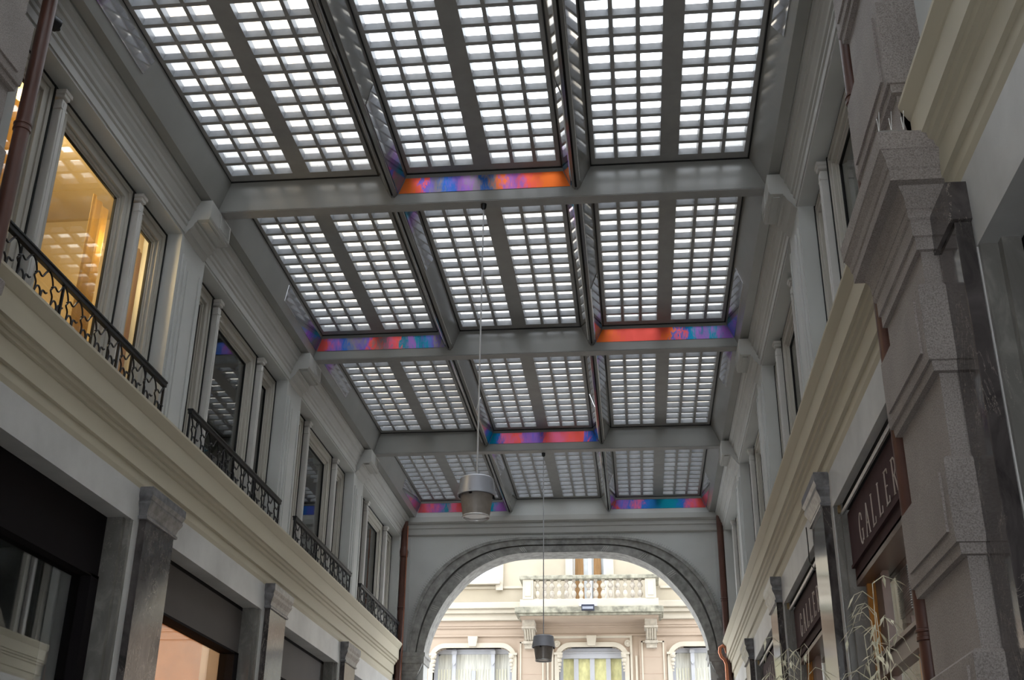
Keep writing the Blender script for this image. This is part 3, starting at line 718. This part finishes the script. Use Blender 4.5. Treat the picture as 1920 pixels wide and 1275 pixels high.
def shop_right(k):
    y0, y1 = 10.165 + BAY * (k - 1), 9.225 + BAY * k
    if k == 0: y0 = 6.48
    if k == 3: y1 = 20.3
    lab = ['dark wooden gallery shop front, nearest on the right behind the pipe', 'dark wooden gallery shop front, second on the right', 'dark wooden gallery shop front, third on the right', 'dark wooden shop front last on the right before the arch'][k]
    t = thing('storefront', lab, 'shop front', (1.8, y0, 0))
    m = MB(); m.box(1.80, 1.95, y0, y1, 3.68, 3.80); m.box(1.80, 1.95, y0, y0 + .07, 0, 3.8); m.box(1.80, 1.95, y0, y1, 0, .4); m.box(1.70, 1.80, y0, y1, 3.66, 3.72)
    m.box(1.80, 1.86, y1 - .44, y1 - .20, 0, 3.7); m.build('frame', BROWNW, t)
    m = MB(); m.box(1.76, 1.82, y1 - .10, y1 - .045, 0, 3.70); m.box(1.79, 1.85, y1 - .20, y1 - .15, 0, 3.70); m.box(1.79, 1.85, (y0 + y1) / 2 - .03, (y0 + y1) / 2 + .03, 0, 2.92); m.build('ochre_post', OCHRE, t, label='varnished ochre post')
    m = MB(); m.box(1.74, 1.84, y0, y1 - .12, 2.92, 2.95); m.box(1.77, 1.84, y0, y1 - .12, 2.95, 3.06); m.box(1.74, 1.84, y0, y1 - .12, 3.06, 3.09); m.build('transom', BROWNW, t)
    m = MB(); m.box(1.90, 1.91, y0, y1 - .2, .4, 3.68); m.build('glass_pane', SHOPGLASS, t)
    m = MB(); m.box(1.66, 1.92, y0, y1 + .04, 4.27, 4.325); m.build('awning_recess', BLACKBOX, t)
for k in range(4): shop_right(k)
FONT_H = .215
def sign(k):
    y1 = 9.21 + BAY * k; y0 = (10.165 if k else 6.52 + BAY) + BAY * (k - 1)
    t = thing('shop_sign', 'maroon wooden sign board with narrow pale GALLER... lettering, %s on the right side' % ('nearest', 'second', 'third', 'last')[k], 'sign', (1.69, y0, 3.8), 'maroon gallery signs over the right-hand shops')
    m = MB(); m.box(1.685, 1.76, y0, y1, 3.815, 4.235); m.build('board', MAROON, t, bevel=.003)
    m = MB(); m.box(1.674, 1.76, y0, y1, 3.795, 3.818); m.box(1.70, 1.80, y0, y1, 3.70, 3.795); m.build('lower_moulding', MAROON, t)
    H, W, X0, Z0 = .23, .125, 8.76 + BAY * k, 3.862
    def st(pts, w=.010):        # pen stroke on the board: pts in letter units (u across, v up)
        for (u0, v0), (u1, v1) in zip(pts, pts[1:]):
            d = math.hypot((u1 - u0) * W, (v1 - v0) * H) or 1; nx, nz = -(v1 - v0) * H / d * w / 2, (u1 - u0) * W / d * w / 2
            P = [(lx - u0 * W - nx, Z0 + v0 * H + nz), (lx - u1 * W - nx, Z0 + v1 * H + nz), (lx - u1 * W + nx, Z0 + v1 * H - nz), (lx - u0 * W + nx, Z0 + v0 * H - nz)]
            m.poly(P, 1.679, 1.686, 'x')
    def serif(u, v): st([(u - .16, v), (u + .16, v)], .007)
    for q, ch in enumerate('GALLERIA'):
        lx = X0 - q * .256; m = MB()
        if ch == 'G':
            st([(.5 + .5 * math.cos(a), .5 + .5 * math.sin(a)) for a in [math.radians(50 + 26 * i) for i in range(11)]], .011); st([(.95, .42), (.95, .06)], .014); serif(.9, .42); st([(.82, .88), (.86, .72)], .008)
        elif ch == 'A': st([(.0, 0), (.5, 1)], .008); st([(.5, 1), (1, 0)], .015); st([(.2, .38), (.8, .38)], .007); serif(0, 0); serif(1, 0)
        elif ch == 'L': st([(.12, 0), (.12, 1)], .015); st([(.12, .012), (.85, .012), (.9, .2)], .008); serif(.12, 1); serif(.1, 0)
        elif ch == 'E': st([(.12, 0), (.12, 1)], .015); st([(.12, .012), (.82, .012), (.86, .18)], .008); st([(.12, .988), (.78, .988), (.8, .84)], .008); st([(.12, .52), (.6, .52)], .008); serif(.1, 0); serif(.1, 1)
        elif ch == 'R': st([(.12, 0), (.12, 1)], .015); st([(.12, .99), (.55, .99), (.78, .88), (.82, .75), (.76, .6), (.5, .5), (.12, .5)], .010); st([(.45, .5), (.95, 0)], .014); serif(.12, 0); serif(.1, 1); serif(1, 0)
        elif ch == 'I': st([(.5, 0), (.5, 1)], .015); serif(.5, 0); serif(.5, 1)
        m.build('letter', LETTER, t)
for k in range(4): sign(k)
for k in range(4):
    y1 = 9.25 + BAY * k; y0 = (10.165 if k else 6.48 + BAY) + BAY * (k - 1)
    t = thing('awning_rail', 'galvanised awning tube above the %s maroon sign on the right' % ('nearest', 'second', 'third', 'last')[k], 'awning rail', (1.655, y0, 4.235), 'awning tubes over the right-hand signs')
    m = MB(); m.tube([(1.655, y0, 4.248), (1.655, y1, 4.248)], .016, 10)
    m.build('tube', GALV, t, smooth=True)
    m = MB(); m.box(1.625, 1.70, y1, y1 + .05, 4.255, 4.32); m.build('end_bracket', BRASS, t, bevel=.006, label='small tarnished brass end bracket')
# little black cable by the first right pilaster
m = MB(); m.tube([(1.56, 9.62, 4.36), (1.585, 9.66, 4.25), (1.585, 9.70, 4.12), (1.565, 9.64, 4.04), (1.55, 9.55, 4.03)], .005, 6)
m = MB(); m.tube([(1.50, 10.19, 4.40), (1.51, 10.24, 4.25), (1.51, 10.26, 4.12), (1.54, 10.22, 4.03), (1.56, 10.18, 4.02)], .005, 6)
tag(m.build('loose_cable', DARKM), 'thin black cable drooping beside the first right-hand marble pilaster', 'cable')
# air conditioner behind the first right shop glass and the bright yard it hangs in
t = thing('air_conditioner', 'white air conditioner unit with a black slatted grille behind the right shop glass', 'air conditioner', (2.1, 8.45, 3.27))
m = MB(); m.box(1.98, 2.22, 8.62, 9.10, 3.33, 3.74); m.build('casing', AC, t, bevel=.01)
m = MB(); m.box(1.972, 1.985, 8.65, 9.06, 3.37, 3.70); m.build('grille_backing', BLACK, t)
m = MB()
for i in range(18): m.box(1.962, 1.974, 8.65, 9.06, 3.375 + i * .0180, 3.383 + i * .0180)
m.build('grille', plain('grille_grey', (.35, .36, .35), .5, bumps=0), t)
m = MB(); m.box(1.96, 2.25, 8.70, 8.74, 3.26, 3.33); m.box(1.96, 2.25, 8.98, 9.02, 3.26, 3.33); m.build('wall_bracket', BROWNW, t)
r = MB()
r.box(5.0, 5.1, 5.5, 20.9, 0, 8.2); r.box(1.98, 5.0, 20.6, 20.7, 0, 4.6)
tag(r.build('wall_yard', CREAM), None, None, kind='structure')

# ------------------------------------------------------------------ dry bamboo plants by the right-hand shops
def bamboo(x, y, lab, seed, targets):
    rnd = random.Random(seed)
    t = thing('dry_bamboo', lab, 'plant', (x, y, 0), 'dry potted bamboos on the right')
    m = MB(); m.lathe([(.0, 0), (.14, 0), (.19, .36), (.20, .38), (.17, .38), (.16, .33), (0, .33)], x, y, 24); m.build('pot', CLAY, t, smooth=True)
    lf = MB(); stm = MB()
    for i, (tx, ty, tz) in enumerate(targets):
        bx, by = x + rnd.uniform(-.08, .08), y + rnd.uniform(-.08, .08); P = []
        for j in range(9):
            u = j / 8; P.append(Vector((bx + (tx - bx) * u ** 1.6, by + (ty - by) * u ** 1.6, .33 + (tz - .33) * u)))
        stm.tube(P, .006, 6, .0025)
        for q in range(9):
            u = .74 + .26 * q / 8; a = P[0].lerp(P[-1], u); jj = min(7, int(u * 8)); a = P[jj].lerp(P[jj + 1], u * 8 - jj)
            an = rnd.uniform(0, 2 * PI); d = Vector((math.cos(an), math.sin(an), 0)); L = rnd.uniform(.10, .22)
            tw = [a, a + d * L * .4 + Vector((0, 0, .05)), a + d * L * .75 + Vector((0, 0, .03)), a + d * L + Vector((0, 0, -.04))]
            stm.tube(tw, .0028, 4, .0015)
            for _ in range(2):
                b = tw[rnd.choice((1, 2, 3))]; an2 = an + rnd.uniform(-1, 1); d2 = Vector((math.cos(an2), math.sin(an2), rnd.uniform(-1.3, -.2))).normalized(); l2 = rnd.uniform(.07, .14)
                sv = d2.cross(Vector((0, 0, 1))).normalized() * .010
                pts = [b, b + d2 * l2 * .4 + sv, b + d2 * l2 + Vector((0, 0, -.01)), b + d2 * l2 * .4 - sv]
                lf.bm.faces.new([lf.bm.verts.new(p) for p in pts])
    stm.build('stems', LEAFM, t, smooth=True); lf.build('leaves', LEAFM, t)
bamboo(1.36, 7.05, 'dry thin-leaved bamboo in front of the nearest right-hand shop, close to the pipe', 3,
       [(1.38, 7.0, 3.18), (1.36, 7.05, 2.97), (1.30, 7.0, 2.88), (1.43, 6.95, 2.92), (1.42, 7.2, 3.05)])
bamboo(1.18, 9.5, 'dry thin-leaved bamboo in front of the first right-hand marble pilaster', 5,
       [(1.15, 9.8, 3.33), (1.22, 9.6, 3.22), (1.22, 9.2, 3.12), (1.30, 9.3, 3.2), (1.10, 9.9, 3.25)])

# ------------------------------------------------------------------ building across the street
FY = 34.0
b = thing('apartment_building', 'pale cream building with balcony seen through the arch', 'building', (-1.3, FY, 0))
def fbox(name, mat, rects, parent=b, **kw):
    m = MB()
    for r in rects: m.box(*r)
    return m.build(name, mat, parent, **kw)
WX = [(-5.87, -3.58), (-2.24, -.38), (.95, 3.25)]       # lower windows
x_edges = [-12] + [v for w_ in WX for v in w_] + [10]
rects = [(x_edges[i], x_edges[i + 1], FY, FY + .5, 0, 7.55) for i in range(0, 8, 2)]
rects += [(-12, 10, FY, FY + .5, 7.55, 8.3)]
rects += [(w_[0], w_[1], FY, FY + .5, 0, 4.0) for w_ in WX]
fbox('lower_wall', FAC, rects)
UX = [(-5.75, -4.10), (-1.82, -.85), (2.1, 3.6)]
x_edges = [-12] + [v for w_ in UX for v in w_] + [10]
rects = [(x_edges[i], x_edges[i + 1], FY + .05, FY + .5, 8.3, 14) for i in range(0, 8, 2)]
rects += [(UX[0][0], UX[0][1], FY + .05, FY + .5, 8.3, 9.45), (UX[2][0], UX[2][1], FY + .05, FY + .5, 8.3, 9.45)]
rects += [(u[0], u[1], FY + .05, FY + .5, 12.0, 14) for u in UX] + [(-12, 10, FY + .05, FY + .5, 14, 19)]
fbox('upper_wall', FACW, rects)
fbox('string_course', FACT, [(-12, 10, FY - .32, FY, 8.62, 8.80), (-12, 10, FY - .24, FY, 8.50, 8.62), (-12, 10, FY - .14, FY, 8.31, 8.50)], bevel=.02)
fbox('frieze', FAC, [(-12, 10, FY - .06, FY, 8.16, 8.31), (-12, 10, FY - .04, FY, 8.10, 8.16), (-12, 10, FY - .05, FY, 7.86, 7.91)], bevel=.01)
fbox('sill_band', FACT, [(-12, -3.3, FY + .0, FY + .05, 9.26, 9.33), (.7, 10, FY, FY + .05, 9.22, 9.29)])
# lower windows with rounded heads
def rr(x0, x1, z0, z1, r, n=7):
    P = [(x0, z0)]
    for i in range(n + 1): a = PI - PI / 2 * i / n; P.append((x0 + r + r * math.cos(a), z1 - r + r * math.sin(a)))
    for i in range(n + 1): a = PI / 2 - PI / 2 * i / n; P.append((x1 - r + r * math.cos(a), z1 - r + r * math.sin(a)))
    P.append((x1, z0)); return P
def surround(x0, x1, z0, z1, name, mat, par, r=.32, w=.12, y0=FY - .07, y1=FY + .2, key=None):
    A = rr(x0, x1, z0, z1, r); B = rr(x0 - w, x1 + w, z0, z1 + w, r + w)
    m = MB(); V = [[m.bm.verts.new((p[0], y, p[1])) for p, y in ((a, y0), (bb, y0), (bb, y1), (a, y1))] for a, bb in zip(A, B)]
    for a, c in zip(V, V[1:]):
        for j in range(4): m.bm.faces.new((a[j], a[(j + 1) % 4], c[(j + 1) % 4], c[j]))
    m.bm.faces.new(V[0]); m.bm.faces.new(V[-1][::-1]); return m.build(name, mat, par, smooth=True)
for i, (x0, x1) in enumerate(WX):
    ins = .0
    t = MB(); t.box(x0, x1, FY + .30, FY + .34, 4.0, 7.6)
    wv = t.build('window', FYEL if i == 1 else FGL, b)
    surround(x0, x1, 4.0, 7.55, 'outer_surround', FACT, wv, .34, .13)
    # fills the corner between the rounded head and the square opening
    m = MB()
    for sgn, xe in ((1, x0), (-1, x1)):
        P = [(xe, 7.55)] + [(xe + sgn * (.34 - .34 * math.cos(a * PI / 12)), 7.55 - .34 + .34 * math.sin(a * PI / 12)) for a in range(0, 7)]
        m.poly(P, FY - .01, FY + .3)
    m.build('rounded_corner', FAC, wv)
    xs = [x0 + .58, x1 - .58] if i != 1 else [x0 + .47, (x0 + x1) / 2, x1 - .47]
    m = MB()
    m.box(x0, x0 + .10, FY + .22, FY + .30, 4.0, 7.55); m.box(x1 - .10, x1, FY + .22, FY + .30, 4.0, 7.55)
    if i == 1:
        for x in xs: m.box(x - .065, x + .065, FY + .22, FY + .30, 4.0, 7.27)
        m.box(x0, x1, FY + .18, FY + .30, 7.27, 7.55); m.box(x0, x1, FY + .15, FY + .22, 7.40, 7.44)
    else:
        for x in xs: m.box(x - .05, x + .05, FY + .18, FY + .30, 4.0, 7.55)
        m.box((x0 + x1) / 2 - .06, (x0 + x1) / 2 + .06, FY + .24, FY + .30, 4.0, 6.95)
        m.box(x0, x1, FY + .22, FY + .30, 7.42, 7.55)
    m.build('window_frame', FWIN, wv)
    if i != 1:
        for x in xs:
            m = MB(); m.box(x - .07, x + .07, FY + .12, FY + .2, 7.40, 7.50); m.box(x - .055, x + .055, FY + .14, FY + .2, 7.17, 7.40)
            m.poly([(x - .06, 7.17), (x + .06, 7.17), (x, 7.08)], FY + .13, FY + .2)
            m.build('mullion_console', FWIN, wv)
        m = MB()
        n_ = int((x1 - x0 - .2) / .085)
        for j in range(n_):
            xx = x0 + .12 + j * .085
            m.box(xx - .012, xx + .012, FY + .285, FY + .298, 4.2, 7.0)
        m.build('blind_slats', plain('pale_slat', (.66, .64, .50), .6, var=.1, bumps=0), wv)
    xm = (x0 + x1) / 2
    m = MB(); m.poly([(xm - .11, 7.57), (xm + .11, 7.57), (xm + .145, 7.86), (xm - .145, 7.86)], FY - .16, FY)
    m.build('keystone', FACT, wv, bevel=.012)
    for sgn, xe in ((-1, x0), (1, x1)):
        m = MB()
        for q, (z, rr_) in enumerate(((7.30, .085), (7.17, .07), (7.06, .055), (6.96, .04), (6.88, .03))):
            m.lathe([(.0, z - rr_), (rr_ * .8, z - rr_ * .6), (rr_, z), (rr_ * .8, z + rr_ * .6), (0, z + rr_)], xe - sgn * .02, FY - .06, 12)
        m.box(xe - .10 - (.04 if sgn < 0 else 0), xe + .10 + (.04 if sgn > 0 else 0), FY - .12, FY - .02, 7.33, 7.39)
        m.build('carved_bracket', FACT, wv, smooth=True)
# panel round the central window and pilaster strips
m = MB(); x0, x1 = WX[1]
m.box(x0 - .22, x0 - .16, FY - .05, FY, 4, 7.80); m.box(x1 + .16, x1 + .22, FY - .05, FY, 4, 7.80); m.box(x0 - .22, x1 + .22, FY - .05, FY, 7.80, 7.86)
m.box(x0 - .36, x0 - .30, FY - .03, FY, 4, 7.3); m.box(x1 + .30, x1 + .36, FY - .03, FY, 4, 7.3)
m.build('panel_moulding', FACT, b)
for xx in (x0 - .06, x1 + .10):
    m = MB(); bmv = [(.0, 0), (.10, 0), (.10, -.03), (.075, -.045), (.05, -.03), (.03, -.05), (.0, -.05)]
    seg = 20; rings = [[m.bm.verts.new((xx + r_ * math.cos(2 * PI * a / seg), FY + d_ , 7.65 + r_ * math.sin(2 * PI * a / seg))) for a in range(seg)] for r_, d_ in bmv[1:-1]]
    for A, B in zip(rings, rings[1:]):
        for a in range(seg): m.bm.faces.new((A[a], A[(a + 1) % seg], B[(a + 1) % seg], B[a]))
    m.bm.faces.new(rings[-1]); m.build('rosette', FACT, b, smooth=True)
for (xa, xb) in ((-3.42, -2.62), (.04, .80)):
    m = MB(); m.box(xa, xb, FY - .05, FY, 0, 7.80); p_ = m.build('pilaster', FAC, b)
    m = MB()
    for x in (xa + .06, xb - .10): m.box(x, x + .04, FY - .075, FY - .05, 0, 7.7)
    m.box(xa + .06, xb - .06, FY - .075, FY - .05, 7.66, 7.70); m.build('pilaster_panel', FACT, p_)
    m = MB()
    for z in (7.26, 6.80, 6.34): m.box(xa - .002, xb + .002, FY - .054, FY - .05, z - .006, z + .006)
    m.build('stone_joint', plain('pink_joint', (.36, .27, .21), .8, bumps=0), p_)
# upper windows
for i, (x0, x1) in enumerate(UX):
    zb = 8.8 if i == 1 else 9.45
    m = MB(); m.box(x0, x1, FY + .38, FY + .42, zb, 12.0); wv = m.build('window', plain('milky_glass', (.62, .66, .70), .15, bumps=0), b)
    m = MB(); m.box(x0 - .22, x0, FY - .02, FY + .2, zb - (.0 if i == 1 else .12), 12.1); m.box(x1, x1 + .22, FY - .02, FY + .2, zb - (.0 if i == 1 else .12), 12.1); m.box(x0 - .22, x1 + .22, FY - .02, FY + .2, 12.0, 12.2)
    if i != 1: m.box(x0 - .14, x1 + .14, FY - .16, FY + .2, 9.37, 9.46); m.box(x0 - .22, x0 - .02, FY - .08, FY, 9.20, 9.37); m.box(x1 + .02, x1 + .22, FY - .08, FY, 9.20, 9.37)
    m.build('outer_surround', FACT, wv)
    m = MB(); xm = (x0 + x1) / 2
    for x in (x0, xm - .05, x1 - .08): m.box(x, x + .1, FY + .3, FY + .38, zb, 12)
    m.box(x0, x1, FY + .3, FY + .38, zb, zb + .08); m.build('window_frame', WHITEP, wv)
    if i == 1:
        for j, (ca, cb) in enumerate(((-1.79, -1.50), (-1.24, -.98))):
            m = MB(); nn = 10
            for q in range(nn):
                u = q / nn; z0 = 9.0; xa = ca + (cb - ca) * u
                m.poly([(xa, 8.9), (xa + (cb - ca) / nn, 8.9), (ca + (cb - ca) * (.15 + .7 * (u + .1)), 10.9), (ca + (cb - ca) * (.15 + .7 * u), 10.9)], FY + .27 + (.01 if q % 2 else 0), FY + .29 + (.01 if q % 2 else 0))
            m.build('curtain', CURT, wv)
# balcony
BALM = plain('weathered_baluster', (.40, .36, .31), .8, 0, .3, 9, .2)
m = MB(); m.box(-3.42, .75, FY - 1.05, FY, 8.33, 8.50); m.box(-3.36, .69, FY - 1.0, FY, 8.27, 8.33); bal = m.build('balcony', LICH, b, bevel=.015)
fbox('balcony_soffit', FAC, [(-3.28, .61, FY - .9, FY, 8.22, 8.27)], bal)
fbox('balcony_plinth', FACT, [(-3.28, .62, FY - 1.0, FY - .78, 8.50, 8.72), (-3.28, -3.06, FY - .78, FY, 8.50, 8.72), (.40, .62, FY - .78, FY, 8.50, 8.72)], bal, bevel=.01)
fbox('balcony_coping', LICH, [(-3.30, .66, FY - 1.04, FY - .76, 9.28, 9.39), (-3.30, -3.04, FY - .76, FY, 9.28, 9.39), (.40, .66, FY - .76, FY, 9.28, 9.39)], bal, bevel=.015)
for xa, xb in ((-3.20, -2.90), (.26, .56)): 
    fbox('balcony_pedestal', FACT, [(xa, xb, FY - 1.01, FY - .79, 8.72, 9.28), (xa + .06, xb - .06, FY - 1.025, FY - 1.01, 8.80, 9.2)], bal, bevel=.008)
for i in range(15):
    x = -2.79 + i * .2075
    m = MB(); m.box(x - .05, x + .05, FY - .95, FY - .85, 8.72, 8.755); m.box(x - .05, x + .05, FY - .95, FY - .85, 9.245, 9.28)
    m.lathe([(.03, 8.755), (.045, 8.78), (.07, 8.84), (.075, 8.88), (.055, 8.94), (.03, 8.98), (.05, 8.995), (.03, 9.01), (.04, 9.03), (.075, 9.07), (.08, 9.11), (.055, 9.17), (.03, 9.20), (.03, 9.215), (.045, 9.23), (.045, 9.245)], x, FY - .9, 14)
    m.build('baluster', BALM if i % 3 else FACT, bal, smooth=True)
for xa, xb in ((-3.24, -2.90), (.22, .56)):
    m = MB(); m.box(xa, xb, FY - .62, FY, 8.02, 8.24); m.box(xa - .02, xb + .02, FY - .66, FY, 7.98, 8.03)
    m.poly([(FY, 7.70), (FY - .16, 7.70), (FY - .30, 7.76), (FY - .42, 7.88), (FY - .56, 7.98), (FY, 7.98)], xa + .02, xb - .02, 'x')
    m.box(xa - .01, xb + .01, FY - .24, FY, 7.62, 7.70); m.box(xa + .02, xb - .02, FY - .16, FY, 7.50, 7.62)
    cs = m.build('balcony_console', plain('grey_stone_console', (.42, .38, .32), .8, 0, .2, 8, .2), bal, bevel=.01)
    m = MB()
    for q in range(4):
        xx = xa + .07 + q * .067
        m.tube([(xx, FY - .19, 7.71), (xx, FY - .33, 7.775), (xx, FY - .45, 7.89), (xx, FY - .57, 7.975)], .018, 6)
    m.build('console_fluting', FACT, cs, smooth=True)
t = thing('floodlight', 'small dark floodlight fixed to the edge of the stone balcony beyond the arch', 'floodlight', (-1.35, FY - 1.1, 8.36))
m = MB(); m.poly([(FY - 1.06, 8.55), (FY - 1.30, 8.50), (FY - 1.26, 8.34), (FY - 1.08, 8.36)], -1.53, -1.17, 'x'); m.build('housing', plain('blue_black_plastic', (.03, .035, .06), .4, bumps=0), t, bevel=.01)
m = MB(); m.box(-1.50, -1.20, FY - 1.31, FY - 1.27, 8.37, 8.44); m.build('lens', plain('lens_grey', (.25, .27, .33), .2, bumps=0), t)
m = MB(); m.box(-1.60, -1.10, FY - 1.08, FY - 1.04, 8.50, 8.58); m.build('bracket', WHITEP, t)

w = MB(); w.box(-16, -4.66, 20.92, 21.2, 0, 15); w.box(2.0, 14, 20.92, 21.2, 0, 15); w.box(-4.66, 2.0, 20.92, 21.2, 8.4, 15)
tag(w.build('wall_street_sky_block', FACW), None, None, kind='structure')  # unseen masses added to cut the sky light on the facade opposite
# ------------------------------------------------------------------ light
w = bpy.data.worlds.new('World'); bpy.context.scene.world = w; w.use_nodes = True
bg = w.node_tree.nodes['Background']; bg.inputs['Color'].default_value = (.90, .95, 1, 1); bg.inputs['Strength'].default_value = 4.6
def lamp_obj(name, kind, loc, energy, col, size=.5, rot=None):
    l = bpy.data.lights.new(name, kind); l.energy = energy; l.color = col
    if kind == 'AREA': l.size = size
    else: l.shadow_soft_size = size
    o = bpy.data.objects.new(name, l); C.objects.link(o); o.location = loc
    if rot: o.rotation_euler = rot
    return o
lamp_obj('room_lamp', 'POINT', (-5.15, 7.75, 7.2), 70, (1, .74, .42), .12)
lamp_obj('room_lamp', 'POINT', (-4.72, 8.90, 6.75), 22, (1, .70, .34), .06)  # second point light, added to warm the far jamb and brighten the curtains
lamp_obj('shop_lamp', 'POINT', (-5.8, 11.6, 3.9), 60, (1, .68, .38), .15)

# ------------------------------------------------------------------ camera
yaw, pitch, roll = (math.radians(v) for v in (-6.21617672, 24.63370079, .69296137))
cy, sy, cp, sp = math.cos(yaw), math.sin(yaw), math.cos(pitch), math.sin(pitch)
fw = Vector((sy * cp, cy * cp, sp)); rt = Vector((cy, -sy, 0)); up = rt.cross(fw)
r = math.cos(roll) * rt + math.sin(roll) * up; u = -math.sin(roll) * rt + math.cos(roll) * up
cam = bpy.data.cameras.new('Camera'); cam.sensor_width = 36; cam.lens = 2189.895 / 1920 * 36
cam.clip_end = 200
co = bpy.data.objects.new('Camera', cam); C.objects.link(co)
M = Matrix((r, u, -fw)).transposed().to_4x4(); M.translation = Vector((0, 0, 1.6)); co.matrix_world = M
sc = bpy.context.scene; sc.camera = co
sc.view_settings.view_transform = 'Standard'; sc.view_settings.look = 'None'; sc.view_settings.gamma = 1
sc.view_settings.use_curve_mapping = False; sc.view_settings.exposure = 0.22
